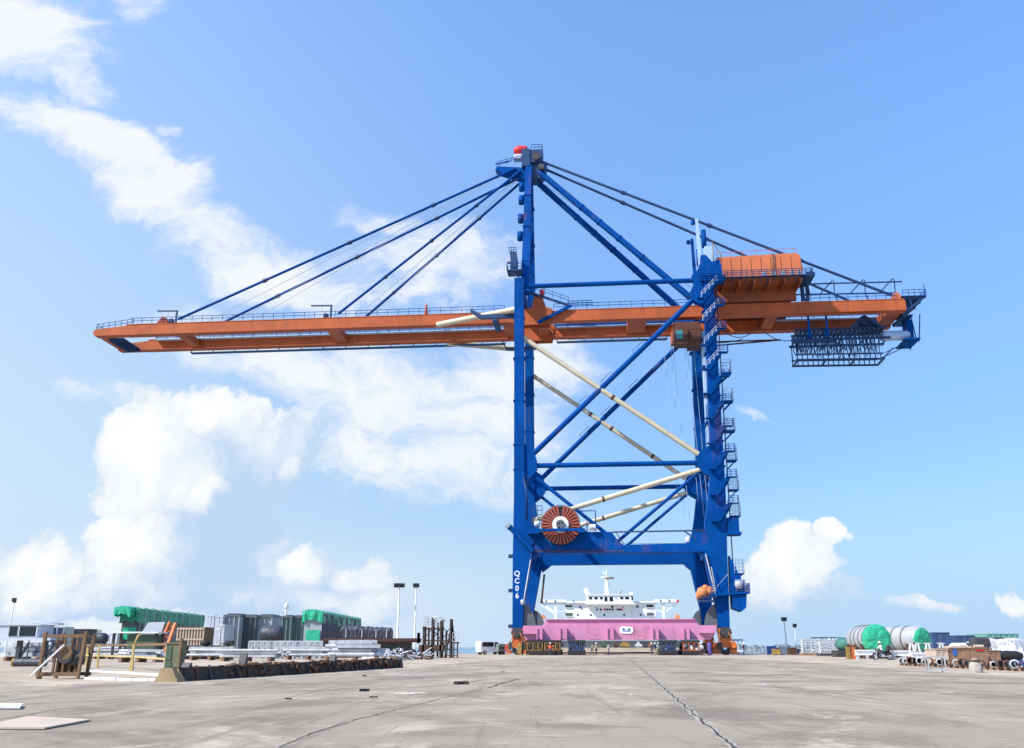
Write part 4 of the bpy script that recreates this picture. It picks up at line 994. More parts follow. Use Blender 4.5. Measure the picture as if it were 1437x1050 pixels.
# ---------------------------------------------------------------- people
def person(label, loc, rz, shirt, trousers, helmet='white', pose='stand', lean=0.0, seed=0, group=None, held=None):
    rnd = random.Random(seed)
    root = thing('person', label, 'person', loc, rz, group)
    V, E, Rd = [], [], []
    def jt(p, r, par=None):
        V.append(Vector(p)); Rd.append(r)
        if par is not None: E.append((par, len(V) - 1))
        return len(V) - 1
    sit = pose == 'ride'
    hz = .80 if sit else .93
    pel = jt((0, 0, hz), .125); wst = jt((0, -.02 - lean * .3, hz + .18), .115, pel); chs = jt((0, -.03 - lean * .8, hz + .40), .145, wst)
    nek = jt((0, -.04 - lean * 1.1, hz + .56), .06, chs); hed = jt((0, -.06 - lean * 1.2, hz + .66), .085, nek); crn = jt((0, -.06 - lean * 1.2, hz + .775), .085, hed)
    jt((0, -.155 - lean * 1.2, hz + .69), .018, hed)
    stride = rnd.uniform(.05, .16)
    for s in (-1, 1):
        if sit:
            kn = (s * .17, -.42, hz - .06); an = (s * .16, -.22, hz - .48); toe = (s * .16, -.40, hz - .54)
        else:
            kn = (s * .10, s * stride - .03, hz * .53); an = (s * .10, s * stride * 1.6 + .04, .08); toe = (s * .12, s * stride * 1.6 - .13, .045)
        hp = jt((s * .09, 0, hz - .04), .092, pel); a = jt(kn, .06, hp); b = jt(an, .045, a); jt(toe, .04, b)
        sh = jt((s * .19, -.03 - lean * .9, hz + .47), .06, chs)
        if sit: el = (s * .27, -.24 - lean * .5, hz + .27); wr = (s * .26, -.48, hz + .20)
        elif pose == 'point' and s > 0: el = (.30, -.16, hz + .44); wr = (.34, -.38, hz + .55)
        else: el = (s * .25, .02 - s * stride * .4, hz + .20); wr = (s * .24, -.10 - s * stride * .6, hz - .02)
        e = jt(el, .043, sh); w = jt(wr, .032, e)
        d = (Vector(wr) - Vector(el)).normalized(); x = d.cross(Vector((0, 0, 1)) if abs(d.z) < .8 else Vector((0, 1, 0))).normalized()
        pm = jt(Vector(wr) + d * .06, .03, w)
        for q, ln in ((-.03, .075), (-.01, .09), (.01, .095), (.03, .085)):
            f1 = jt(Vector(wr) + d * .10 + x * q, .0095, pm); f2 = jt(Vector(V[f1]) + d * ln * .5 + Vector((0, -.01, -.012)), .0085, f1); jt(Vector(V[f2]) + d * ln * .3 + Vector((0, -.012, -.02)), .008, f2)
        th = jt(Vector(wr) + d * .045 + x * .045, .011, pm); jt(Vector(V[th]) + d * .04 + x * .015, .0095, th)
    me = bpy.data.meshes.new('body'); me.from_pydata([tuple(v) for v in V], E, [])
    tmp = bpy.data.objects.new('body', me); COL.objects.link(tmp)
    sk_ = tmp.modifiers.new('skin', 'SKIN'); sk_.use_smooth_shade = True
    for i, sv in enumerate(me.skin_vertices[0].data): sv.radius = (Rd[i], Rd[i]); sv.use_root = i == 0
    sb = tmp.modifiers.new('sub', 'SUBSURF'); sb.levels = sb.render_levels = 1
    dg = bpy.context.evaluated_depsgraph_get(); dg.update()
    nm = bpy.data.meshes.new_from_object(tmp.evaluated_get(dg)); bpy.data.objects.remove(tmp)
    nm.materials.clear()
    for m_ in (M['skin'], M[shirt], M[trousers], M['black']): nm.materials.append(m_)
    for f in nm.polygons:
        c = f.center
        armr = abs(c.x) > .17 and hz - .15 < c.z < hz + .62
        if c.z > hz + .535: i = 0
        elif armr and ((Vector((0, 0, 0)) + c - V[chs]).length > .40): i = 0
        elif c.z > hz + .02 or (armr and abs(c.x) > .2 and not sit): i = 1
        elif c.z < (.13 if not sit else .36): i = 3
        else: i = 2
        f.material_index = i
    o = bpy.data.objects.new('body', nm); COL.objects.link(o); o.parent = root
    hp_ = V[crn]
    if helmet:
        k = MB(); k.lathe([(.125, -.02), (.122, .04), (.10, .10), (.05, .135), (0, .14)], tuple(hp_), 'z', 14); k.lathe([(.16, -.03), (.125, -.01), (.12, -.03)], (hp_.x, hp_.y - .02, hp_.z), 'z', 14)
        k.build('helmet', M[helmet], root)
    else:
        k = MB(); k.lathe([(.088, -.05), (.098, .02), (.085, .08), (.04, .11), (0, .112)], (hp_.x, hp_.y + .02, hp_.z), 'z', 12); k.build('hair', M['hair'], root)
    k = MB()
    for s in (-1, 1): k.lathe([(0, -.012), (.012, 0), (0, .012)], (hp_.x + s * .033, hp_.y - .082, hp_.z - .075), 'z', 6)
    k.build('eyes', M['black'], root)
    return root
def pp(px, b=-4.0):                                     # standing place in crane depth, from survey column
    d = ray(px, 905); Bv = Vector((math.sin(YAW), math.cos(YAW), 0)); o0 = cw(0, b, 0)
    t = o0.dot(Bv) / d.dot(Bv); p = d * t; return (p.x, p.y, 0)
GP = 'workers under the crane'
person('worker in khaki shirt and navy trousers, second man right of the blue transporter', pp(836.5), .3, 'khaki', 'navy_cloth', 'white', seed=1, group=GP)
person('worker in pale beige clothes nearest the blue transporter under the pink beam', pp(830.5, -3.4), 2.0, 'khaki', 'khaki', 'white', seed=2, group=GP)
person('man in white shirt and dark trousers walking alone in the gap under the pink beam', pp(853.7), 1.2, 'shirt_white', 'navy_cloth', None, seed=3, group=GP)
person('worker in dark clothes at the left end of the trio by the dark blue transporter', pp(914.5), -.4, 'navy_cloth', 'navy_cloth', 'white', seed=4, group=GP)
person('worker in navy shirt and pale trousers, middle of the trio by the dark blue transporter', pp(918.8, -4.6), .5, 'navy_cloth', 'khaki', 'white', seed=5, group=GP)
person('worker in white shirt and pale trousers, right of the trio by the dark blue transporter', pp(923.3, -4.2), .2, 'shirt_white', 'khaki', 'white', seed=6, group=GP)
person('worker in pale clothes with a white helmet crouched close to the orange transporter', pp(984.3, -5.0), -.3, 'shirt_white', 'navy_cloth', 'white', seed=7, group=GP)
person('worker in dark clothes standing alone right of the orange crane bogie', pp(1043, -2), .9, 'navy_cloth', 'navy_cloth', 'white', seed=8, group=GP)
person('worker in red overalls beside the white van left of the crane', pp(710.5, 2), -.6, 'red_cloth', 'red_cloth', 'white', seed=9, group=GP)
person('worker in orange vest standing in front of the ochre transporter', pp(772, -5.8), .2, 'hivis', 'navy_cloth', 'white', seed=10, group=GP)

# ---------------------------------------------------------------- van, cart left of the crane
p = pp(688, 6)
t = thing('service_van', 'white service van parked left of the crane at the quay edge', 'van', p, R(-60))
k = MB(); k.xprism([(-2.2, .4), (2.1, .4), (2.2, 1.0), (1.5, 1.15), (.9, 2.05), (-2.1, 2.1), (-2.25, 1.8)], -.9, .9); k.build('body', M['white'], t, .05)
k = MB(); k.xprism([(.95, 1.92), (1.42, 1.2), (.4, 1.2), (.4, 1.92)], -.915, .915); k.xprism([(.1, 1.92), (.1, 1.25), (-1.9, 1.25), (-1.9, 1.92)], -.915, .915); k.build('side_window', M['glass'], t)
k = MB(); k.add([(-.75, 1.52, 1.17), (.75, 1.52, 1.17), (.68, .93, 2.0), (-.68, .93, 2.0)], [(0, 1, 2, 3)]); k.build('windscreen', M['glass'], t)
for x in (-.8, .8):
    for y in (-1.45, 1.35):
        k = MB(); k.tube((x - .12, y, .34), (x + .12, y, .34), .34, n=16); w = k.build('wheel', M['black'], t)
        k = MB(); k.tube((x - .13, y, .34), (x + .13, y, .34), .18, n=12); k.build('rim', M['galv'], w)
for x in (-.6, .6):
    k = MB(); k.box(x - .15, x + .15, 2.12, 2.2, .75, .95); k.build('headlight', M['glass'], t)
p = pp(705, 4)
t = thing('welding_trailer', 'small grey-green welding generator trailer between the white van and the orange bogie', 'trailer', p, R(20))
k = MB(); k.box(-.9, .9, -.55, .55, .55, 1.5); k.prism([(-.9, 1.5), (.9, 1.5), (.7, 1.7), (-.7, 1.7)], -.55, .55); k.build('generator_body', M['grey_green'], t, .03)
k = MB(); k.box(-.7, .2, -.57, -.55, .8, 1.3); k.build('louvre_panel', M['dark'], t)
for s in (-.6, .6):
    k = MB(); k.tube((-.1, s - .08, .32), (-.1, s + .08, .32), .32, n=16); k.build('wheel', M['black'], t)
k = MB(); k.bar((.9, 0, .6), (2.0, 0, .5), .1, .1); k.build('tow_bar', M['dark'], t)

# ---------------------------------------------------------------- the ship beyond the quay end
YS = 256.0
t = thing('cargo_ship', 'white heavy-lift ship with wheelhouse and mast, moored behind the pink beam', 'ship', at(856, 880, YS) * 1.0, R(-3))
t.location = Vector((at(856, 880, YS).x, YS, 0))
u = YS / 1339.0                                        # metres for one survey unit at that distance
def sx_(px): return (px - 856) * u
def sz_(py): return at(856, py, YS).z
k = MB(); k.prism([(-20, -2.6), (20, -2.6), (21, -.4), (21, .25), (-21, .25), (-21, -.4)], -72, 40); k.build('hull', mat('ship_hull_red', (.20, .04, .03), .6, dirt=(.1, .05, .04), dirt_amt=.5), t)
k = MB(); k.box(-20.6, 20.6, -71.5, -.2, .25, .29); k.build('cargo_deck', M['deck'], t)
k = MB()
k.box(sx_(793), sx_(921), 0, 16, .3, sz_(844.5)); k.box(sx_(792), sx_(922), -.6, 14, sz_(846.5), sz_(844))
ho = k.build('deckhouse', M['ship'], t)
k = MB(); k.box(sx_(759), sx_(954), -.8, 2.4, sz_(846.2), sz_(845.2)); 
k.box(sx_(759), sx_(795), -.8, -.65, sz_(846), sz_(841.5)); k.box(sx_(919), sx_(954), -.8, -.65, sz_(846), sz_(841.5)); k.box(sx_(758.5), sx_(759.5), -.8, 2.4, sz_(846), sz_(841.5))
k.bar((sx_(760), 0, sz_(847.5)), (sx_(779), 0, sz_(861)), .8, .8); k.box(sx_(777.5), sx_(781.5), -.4, .4, .3, sz_(847)); k.box(sx_(761), sx_(793), -.3, .3, sz_(848.6), sz_(846.5)); k.box(sx_(781), sx_(793), -.3, .3, sz_(858.5), sz_(857.5))
k.bar((sx_(932), 0, .3), (sx_(932), 0, sz_(846)), .7, .7); k.bar((sx_(933), 0, sz_(860)), (sx_(950), 0, sz_(848)), .4, .4); k.bar((sx_(922), 0, sz_(856)), (sx_(932), 0, sz_(860)), .35, .35)
k.build('bridge_wing', M['ship'], t)
k = MB(); k.box(sx_(821.5), sx_(893), -2.0, 9, sz_(848.6), sz_(847.3)); k.box(sx_(825), sx_(889.5), -1.6, 8.5, sz_(847.3), sz_(835.4)); k.box(sx_(823), sx_(828), -1.5, 2, sz_(835.4), sz_(830.5)); k.box(sx_(886), sx_(889), -1.5, 2, sz_(835.4), sz_(831.5)); k.box(sx_(824.5), sx_(890), -1.9, 8.7, sz_(836), sz_(835))
k.lathe([(0, -.8), (.7, -.5), (.8, .2), (.5, .7), (0, .9)], (sx_(824.5), 0, sz_(829.5)), 'z', 12)
wh = k.build('wheelhouse', M['ship'], t)
for x0, x1, d in ((827, 831.5, 1), (834.5, 839.5, 1), (842.5, 846.5, 1), (849, 853, 2), (856, 861, 2), (864, 867, 0), (871, 875.5, 1), (878, 883.5, 1), (887, 889, 3)):
    k = MB(); k.box(sx_(x0), sx_(x1), -1.66, -1.58, sz_(841.6 if d < 2 else (844.5 if d == 2 else 843)), sz_(838.4 if d < 2 else (838.2 if d == 2 else 836.8))); k.build('window', M['glass'] if d else M['blue_pale'], wh)
for x0, x1, y0, y1, m_ in ((793.5, 803.5, 849.2, 852.6, 'green_dark'), (793.5, 803.5, 860.2, 864.6, 'green_dark'), (908.3, 918, 849, 852.5, 'glass'), (908.3, 918.3, 860.0, 864.5, 'grey_dark')):
    k = MB(); k.box(sx_(x0), sx_(x1), -.08, .1, sz_(y1), sz_(y0)); o = k.build('opening', M[m_], ho)
    k = MB(); k.box(sx_(x0) - .15, sx_(x1) + .15, -.3, -.08, sz_(y1) - .1, sz_(y1) - .02); k.build('sill', M['ship'], o)
for px in (811, 829.5, 848.5, 876.5, 900):
    k = MB(); k.lathe([(0, -.06), (.28, -.06), (.28, .1)], (sx_(px), 0, sz_(863)), 'y', 12); k.build('porthole', M['glass'], ho)
for px, py in ((815, 852.3), (860, 852), (895.5, 851.8)):
    k = MB(); k.box(sx_(px) - .3, sx_(px) + .3, -.3, 0, sz_(py) - .2, sz_(py) + .25); k.build('deck_lamp', M['dark'], ho)
k = MB()
for px in (766, 779, 805, 928, 940): k.box(sx_(px) - .12, sx_(px) + .12, -.95, -.8, sz_(845), sz_(842))
k.build('rail_post', M['dark'], ho)
k = MB(); k.box(sx_(759), sx_(761.5), -.95, -.5, sz_(845.5), sz_(843)); k.box(sx_(951), sx_(953.5), -.95, -.5, sz_(846), sz_(842)); k.build('side_light', M['red'], ho)
# the row of dark marks that is the ship's name board, too far to read
rn = random.Random(3); k = MB()
xs = [837, 842.5, 848, 851.5, 855, 859, 866, 869, 872]; cols = [2, 0, 1, 0, 0, 0, 0, 0, 1]
for x, c_ in zip(xs, cols):
    k.mi = c_; k.box(sx_(x), sx_(x) + .55, -.05, 0, sz_(856.6), sz_(854.4)); k.box(sx_(x) + .1, sx_(x) + .35, -.06, -.05, sz_(857), sz_(854.0))
k.mi = 2; k.box(sx_(836), sx_(839), -.05, 0, sz_(853.3), sz_(852.3)); k.mi = 1; k.box(sx_(874.5), sx_(876.5), -.05, 0, sz_(853), sz_(851.5))
k.build('name_board', [M['dark'], M['red'], M['sign_blue']], ho)
k = MB(); k.tube((sx_(854.5), 3, sz_(836)), (sx_(854), 3, sz_(811)), .75, .5, 10); k.tube((sx_(854), 3, sz_(811)), (sx_(854), 3, sz_(797)), .22, .1, 8); k.bar((sx_(846), 3, sz_(809.2)), (sx_(864), 3, sz_(810.6)), .6, .5); k.box(sx_(845), sx_(853), 2.4, 3.6, sz_(809.6), sz_(808.4)); k.bar((sx_(850), 3, sz_(804.5)), (sx_(850), 3, sz_(800.5)), .35, .35); k.bar((sx_(850), 3, sz_(804.3)), (sx_(854), 3, sz_(804.3)), .25, .25); k.bar((sx_(856), 3, sz_(832)), (sx_(859), 3, sz_(812)), .12, .12)
ms = k.build('mast', M['ship'], t)
k = MB(); k.bar((sx_(857), 2.3, sz_(810.4)), (sx_(864.5), 2.3, sz_(810.8)), .35, .5); k.box(sx_(852), sx_(857), 2.2, 2.6, sz_(811.8), sz_(810)); k.build('radar_bar', M['brown'], ms)
k = MB(); k.bar((sx_(872), 3, sz_(833)), (sx_(876), 3, sz_(828)), .15, .15); k.build('flag_pole', M['rust'], wh)
for px in (762, 950.5):
    k = MB(); k.prism([(sx_(px - 4), sz_(868.5)), (sx_(px + 4), sz_(868.5)), (sx_(px + 3), sz_(865)), (sx_(px), sz_(861.5)), (sx_(px - 3), sz_(866))], -1.2, 1.0); k.build('lifeboat', mat('lifeboat_orange', (.75, .28, .12), .5), t)
k = MB(); k.box(-20.4, 20.4, -3.4, -1.2, .3, 2.9); k.box(-20.4, 20.4, -3.5, -3.4, 2.4, 2.7); k.build('deck_coaming', M['grey_dark'], t)
k = MB(); k.box(-20.4, 20.4, -12, -3.6, .3, 1.05); k.build('deck_step', M['deck'], t)
for x0, x1, m_ in ((841, 850, 'green_dark'), (868, 880, 'ochre'), (888, 897, 'tarp_white'), (898, 906, 'dark'), (906, 912, 'bogie'), (858, 866, 'rust')):
    k = MB(); k.box(sx_(x0), sx_(x1), -7, -5, 1.4, 1.9 + (x0 % 3) * .25); k.box(sx_(x0) + .3, sx_(x1) - .3, -6.6, -5.4, 1.05, 1.4); k.box(sx_(x0) + .5, sx_(x1) - .6, -6.4, -5.4, 1.6, 2.5); k.build('deck_machinery', M[m_], t)
# ================================================================ left yard
def px2x(px, Y): return (px - CX) * Y / 1339.0
def zz(py, Y): return at(CX, py, Y).z
def corr(k, p, q, z0, z1, pitch=.28, depth=.05):
    """corrugated sheet wall between two ground points"""
    p, q = Vector(p), Vector(q); d = q - p; n = max(2, int(d.length / pitch)); nx = Vector((d.y, -d.x, 0)).normalized() * depth
    v = []
    for i in range(n * 2 + 1):
        b = p + d * (i / (n * 2)) + (nx if i % 4 in (1, 2) else Vector((0, 0, 0)))
        v += [(b.x, b.y, z0), (b.x, b.y, z1)]
    k.add(v, [(2 * i, 2 * i + 2, 2 * i + 3, 2 * i + 1) for i in range(n * 2)])
def tarp_sheet(k, x0, x1, y0, y1, zt, drop, seed, ridge=.25, both=True):
    """draped cover: sagging top and hanging skirts with an uneven hem"""
    rnd = random.Random(seed); nx, ny = 8, max(6, int((y1 - y0) / 1.0))
    e = .08; x0 -= e; x1 += e; y0 -= e; y1 += e
    top = {}
    vs, fs = [], []
    def V(p): vs.append(p); return len(vs) - 1
    for j in range(ny + 1):
        for i in range(nx + 1):
            f = i / nx; z = zt + ridge * math.sin(PI * f) + rnd.uniform(-.07, .07)
            top[i, j] = V((x0 + (x1 - x0) * f, y0 + (y1 - y0) * j / ny, z))
    for j in range(ny):
        for i in range(nx): fs.append((top[i, j], top[i + 1, j], top[i + 1, j + 1], top[i, j + 1]))
    def skirt(edge, out):
        rows = [edge]
        for r in range(1, 4):
            row = []
            for n_, t_ in enumerate(edge):
                b = Vector(vs[t_]); w = rnd.uniform(-.05, .09) + .05 * math.sin(n_ * 1.9)
                hem = rnd.uniform(-.25, .2) if r == 3 else 0
                row.append(V((b.x + out[0] * w, b.y + out[1] * w, b.z - drop * r / 3 + hem)))
            rows.append(row)
        for r in range(3):
            for n_ in range(len(edge) - 1): fs.append((rows[r][n_], rows[r][n_ + 1], rows[r + 1][n_ + 1], rows[r + 1][n_]))
    skirt([top[i, 0] for i in range(nx + 1)], (0, -1)); skirt([top[nx, j] for j in range(ny + 1)], (1, 0))
    skirt([top[i, ny] for i in range(nx, -1, -1)], (0, 1)); skirt([top[0, j] for j in range(ny, -1, -1)], (-1, 0))
    k.add(vs, fs)

# big covered module on the far left
X1, X0 = -43.7, -45.7
t = thing('covered_module', 'long tall cargo module under a dark green tarpaulin, left of the grey crates', 'cargo module')
k = MB(); k.box(X0, X1, 111, 134, .8, 5.2)
for y in range(112, 134, 2): k.box(X1, X1 + .1, y, y + .25, .8, 5.1)
k.build('module_body', M['grey_dark'], t)
k = MB(); tarp_sheet(k, X0, X1, 110.5, 134.2, 5.45, 1.5, 3); o = k.build('tarpaulin', M['tarp'], t)
k = MB(); tarp_sheet(k, X0 - .3, X1 - .5, 109.4, 112, 5.6, .9, 9, .15); k.build('loose_tarpaulin', M['tarp_light'], t, 0)
k = MB(); k.box(X0 + .3, X1 - .2, 110.8, 110.95, 2.0, 3.4); k.build('end_cover', M['tarp_light'], t)
k = MB(); rn = random.Random(31)
for i in range(9):
    y = 112.5 + i * 2.5; k.path([(X1 - .6, y, 5.72), (X1 + .2, y + rn.uniform(-.1, .1), 5.4), (X1 + .22, y + rn.uniform(-.3, .3), 4.0), (X1 + .2, y + rn.uniform(-.4, .4), 1.0)], .035, 4)
k.build('lashing_rope', M['concrete_w'], t)
k = MB(); k.box(X0, X1 + .2, 111, 134, .3, .8)
for y in range(112, 134, 4): k.box(X0, X1 + .2, y, y + .5, 0, .3)
k.build('skid_base', M['rust'], t)
# second covered module
t = thing('covered_module', 'grey cargo module with a green tarpaulin roof and a square green end patch', 'cargo module')
XA = px2x(450, 110); XB = XA - px2x(743.5, 110)
k = MB(); k.box(XB, XA, 110, 138, 1.2, 5.0)
k.build('module_body', M['grey'], t)
k = MB(); corr(k, (XA + .03, 110, 0), (XA + .03, 138, 0), 1.2, 4.9, .5, .12); k.build('ribbed_side', M['tarp_navy'], t)
k = MB(); tarp_sheet(k, XB - .15, XA, 109.8, 138, 5.15, 1.25, 5, .2); k.build('tarpaulin', M['tarp_light'], t)
k = MB(); k.box(XB + .3, XA - .15, 109.8, 109.96, 1.6, 3.05); k.build('end_patch', M['tarp_light'], t)
k = MB(); k.box(XB, XA, 110, 138, .3, 1.2); k.build('skid_base', M['rust'], t)
# ribbed radiators, crates, tank between them
GR = 'grey ribbed modules in a row between the green tarpaulins'
def ribbed(px0, px1, py, Y, depth, m, label, pitch=.55, cap=True):
    xa, xb, zt = px2x(px0, Y), px2x(px1, Y), zz(py, Y)
    t = thing('radiator_module', label, 'cargo module', ((xa + xb) / 2, Y, 0), 0, GR); w = (xb - xa) / 2
    k = MB(); k.box(-w, w, .15, depth, .7, zt - .25); k.build('module_body', M[m], t)
    k = MB(); n = int(2 * w / pitch)
    for i in range(n + 1):
        x = -w + .06 + (2 * w - .2) * i / n; k.box(x, x + .12, -.2, .149, .8, zt - .3 - (.15 if i % 3 == 1 else 0))
    k.build('cooling_fin', M[m], t)
    k = MB(); k.box(-w - .08, w + .08, -.1, depth, zt - .25, zt)
    if cap: k.box(-w + .3, w - .3, .3, depth - .3, zt, zt + .15)
    k.build('module_roof', M['grey_dark'], t)
    k = MB(); k.box(-w, w, 0, depth, 0, .7); k.build('skid_base', M['dark'], t)
    return t
ribbed(311, 334, 862.5, 119, 5, 'grey', 'grey finned module with a dark cap, right beside the pale smooth crates')
ribbed(335.5, 357, 864, 120.5, 5, 'grey_dark', 'darkest slate finned module, second of the row of grey modules')
ribbed(358, 380, 863.5, 121.5, 5, 'grey', 'mid grey finned module behind the round dark tank', .7)
ribbed(393, 407, 864.5, 119, 5, 'grey_green', 'green-grey finned module just right of the round dark tank', .45)
ribbed(408.5, 423, 865, 120, 5, 'grey_green', 'green-grey finned module touching the second green tarpaulin', .45)
for x0, x1, y, m_, lb in ((287, 297.5, 864, 'grey_pale', 'tall pale grey crate beside the long green tarpaulin'), (298.5, 309.5, 865, 'grey_pale', 'tall pale grey crate beside the ribbed modules'), (302, 313, 877, 'tarp_white', 'low white-wrapped crate in front of the tall pale crates')):
    Y = 118 if y < 870 else 112
    t = thing('panel_crate', lb, 'crate', (px2x((x0 + x1) / 2, Y), Y, 0), 0, 'pale crates'); w = px2x(CX + (x1 - x0) / 2, Y); z = zz(y, Y)
    k = MB(); k.box(-w, w, 0, 4, .4, z); k.box(-w - .04, w + .04, -.04, 4.04, z - .15, z + .02); k.box(-.05, .05, -.05, 0, .4, z - .16); k.build('crate_body', M[m_], t, .03)
    k = MB()
    for x in (-w + .1, w - .4): k.box(x, x + .3, 0, 4, .0, .4)
    k.build('crate_runner', M['wood'], t)
t = thing('storage_tank', 'dark horizontal round tank lying in front of the ribbed grey modules', 'tank', (px2x(381, 112), 112, 0))
k = MB(); k.lathe([(0, -1.5), (.5, -1.45), (.9, -1.2), (1.05, -.8), (1.05, .8), (.9, 1.2), (.5, 1.4), (0, 1.45)], (0, 0, 2.6), 'x', 20); k.build('tank_shell', M['tarp_navy'], t)
k = MB(); k.box(-1.1, -.7, -.8, .8, 0, 1.8); k.box(.7, 1.1, -.8, .8, 0, 1.8); k.build('saddle', M['dark'], t)
# white antenna dome
t = thing('antenna_dome', 'small white radome on a thin post above the ribbed modules', 'antenna', (px2x(398, 150), 150, 0))
k = MB(); k.tube((0, 0, 0), (0, 0, 7.0), .12, n=8); k.build('post', M['white'], t)
k = MB(); k.lathe([(0, -.4), (.35, -.2), (.4, .2), (.2, .6), (0, .7)], (0, 0, 7.3), 'z', 12); k.bar((-.6, 0, 6.8), (.6, 0, 6.8), .1, .1); k.build('dome', M['white'], t)
# timber facade, leaning orange frame, tilted panel, awning table
Y = 106; t = thing('timber_crate', 'big slatted brown timber crate with a pale grid front, below the long green tarpaulin', 'crate', (px2x(265, Y), Y, 0))
w = px2x(CX + 19, Y); z = zz(880, Y)
k = MB(); k.box(-w, w, .1, 3.5, .3, z); k.build('crate_body', M['brown'], t)
k = MB()
for i in range(10): k.box(-w + i * w / 4.7, -w + i * w / 4.7 + .16, 0, .1, .3, z - .05)
for zz_ in (.5, 1.2, 1.9, z - .3): k.box(-w, w, -.06, 0, zz_, zz_ + .16)
k.build('crate_batten', M['wood_pale'], t)
Y = 101; t = thing('loading_ramp', 'orange steel ladder ramp standing on end before the timber crate', 'ramp', (px2x(230, Y), Y, 0))
z1 = zz(873, Y)
k = MB(); k.bar((-.55, -.4, .6), (.15, .6, z1), .32, .25); k.bar((.35, -.4, .6), (.75, .6, z1 - .1), .32, .25); k.box(-.8, .7, -.5, .1, .2, .9)
for i in range(5):
    f = .15 + i * .18; a = Vector((-.55, -.4, .6)).lerp((.15, .6, z1), f); b = Vector((.35, -.4, .6)).lerp((.75, .6, z1), f); k.bar(a, b, .12, .12)
k.build('ramp_frame', M['bogie'], t)
k = MB(); k.box(-.6, .6, -.3, .5, 0, .2); k.build('foot_plate', M['dark'], t)
Y = 102; t = thing('leaning_panel', 'pale purple-grey panel tilted against the dark green tarpaulin module', 'panel', (px2x(210, Y), Y, 0))
k = MB(); k.prism([(-1.2, zz(892, Y)), (1.0, zz(892, Y)), (1.35, zz(873, Y)), (-.45, zz(873.5, Y))], 0, .18); k.build('panel_sheet', M['grey_pale'], t)
k = MB(); k.bar((-1.0, .1, 0), (-.9, .2, 2.5), .15, .15); k.bar((.8, .1, 0), (.9, .2, 2.5), .15, .15); k.build('prop', M['dark'], t)
Y = 94; t = thing('shelter_canopy', 'flat pale canopy on dark legs in front of the long green tarpaulin', 'canopy', (px2x(183, Y), Y, 0))
k = MB(); k.box(-2.5, 2.6, 0, 2.5, zz(888.5, Y), zz(886.6, Y)); k.build('canopy_roof', M['white'], t)
for x in (-2.0, 2.2):
    k = MB(); k.box(x, x + .22, .3, .5, 0, zz(888.5, Y)); k.box(x, x + .22, 2.0, 2.2, 0, zz(888.5, Y)); k.build('leg', M['dark'], t)
k = MB(); k.box(-.6, 2.3, .4, 2.2, .9, 2.4); k.build('covered_bundle', M['green_dark'], t)
# dark bundle on a rusty flat trailer
Y = 108; xa, xb = px2x(452, Y), px2x(588, Y)
t = thing('flatbed_trailer', 'long rusty flatbed trailer on dark wheels carrying the navy wrapped bundle', 'trailer', ((xa + xb) / 2, Y, 0)); w = (xb - xa) / 2; zb = zz(897, Y)
k = MB(); k.box(-w, w, 0, 2.6, zb - .35, zb + .1); k.box(-w, w, -.06, 0, zb - .2, zb); k.build('trailer_deck', M['rust'], t)
for i in range(9):
    x = -w + 1.0 + i * 1.28
    k = MB(); k.tube((x, -.05, .5), (x, .4, .5), .48, n=14); k.tube((x, 2.2, .5), (x, 2.6, .5), .48, n=14); k.build('wheel', M['black'], t)
k = MB(); k.box(-w + .4, w - 1, .5, 2.1, .7, zb - .35); k.build('chassis', M['dark'], t)
t = thing('wrapped_bundle', 'long navy tarpaulin-wrapped bundle lying on the rusty flatbed trailer', 'wrapped cargo', (px2x(512, Y), Y, zb + .1)); w = px2x(CX + 36, Y)
rn = random.Random(8); prof = []
k = MB(); n = 26
vs = []; 
for i in range(n):
    f = i / (n - 1); h = (1.42 - .25 * f) * (1 + rn.uniform(-.05, .05)); d = 2.3
    if i in (0, n - 1): h *= .86
    x = -w + 2 * w * f + rn.uniform(-.05, .05)
    vs += [(x, .1 + rn.uniform(-.05, .05), 0), (x, .0 + rn.uniform(-.06, .06), h * .7), (x, .35, h), (x, d - .3, h), (x, d, h * .6), (x, d, 0)]
k.add(vs, [(i * 6 + j, (i + 1) * 6 + j, (i + 1) * 6 + (j + 1) % 6, i * 6 + (j + 1) % 6) for i in range(n - 1) for j in range(6)] + [(0, 1, 2, 3, 4, 5), tuple(n * 6 - 1 - j for j in range(6))])
k.build('wrapping', M['tarp_navy'], t)
k = MB()
for x in (-2.2, -.4, 1.2, 2.4): k.bar((x, -.09, .05), (x, -.12, 1.0), .08, .03)
k.build('lashing', M['grey_pale'], t)
# light masts
GL = 'floodlight masts in the yard'
def mast(px, pyt, Y, lb, hw=.75, heads=3, tilt=0):
    z = zz(pyt, Y); t = thing('light_mast', lb, 'light mast', (px2x(px, Y), Y, 0), 0, GL)
    k = MB(); k.tube((0, 0, 0), (tilt, 0, z), .10 + .12 * hw, .07 + .05 * hw, 10); k.build('pole', M['white'], t)
    k = MB(); k.box(tilt - hw, tilt + hw, -.25, .25, z - .3, z + .25); k.bar((tilt - hw, 0, z - .35), (tilt + hw, 0, z - .35), .12, .12); b = k.build('lamp_bar', M['dark'], t)
    for i in range(heads):
        x = tilt - hw + min(.2, hw) + i * (2 * hw - .4) / max(1, heads - 1); k = MB(); k.box(x - .18, x + .18, -.42, -.25, z - .22, z + .2); k.build('lamp_head', M['glass'], b)
    k = MB(); k.box(-.4, .4, -.4, .4, 0, .5); k.build('footing', M['concrete_w'], t)
mast(557.5, 821, 150, 'left one of two dark-headed floodlight masts beside the rusty stair frame', .85, 4)
mast(581.5, 821, 152, 'right one of two dark-headed floodlight masts beside the rusty stair frame', .5, 2)
mast(1104.5, 868.5, 160, 'taller floodlight mast in the right yard, behind the galvanised stacks', .42, 2, -.15)
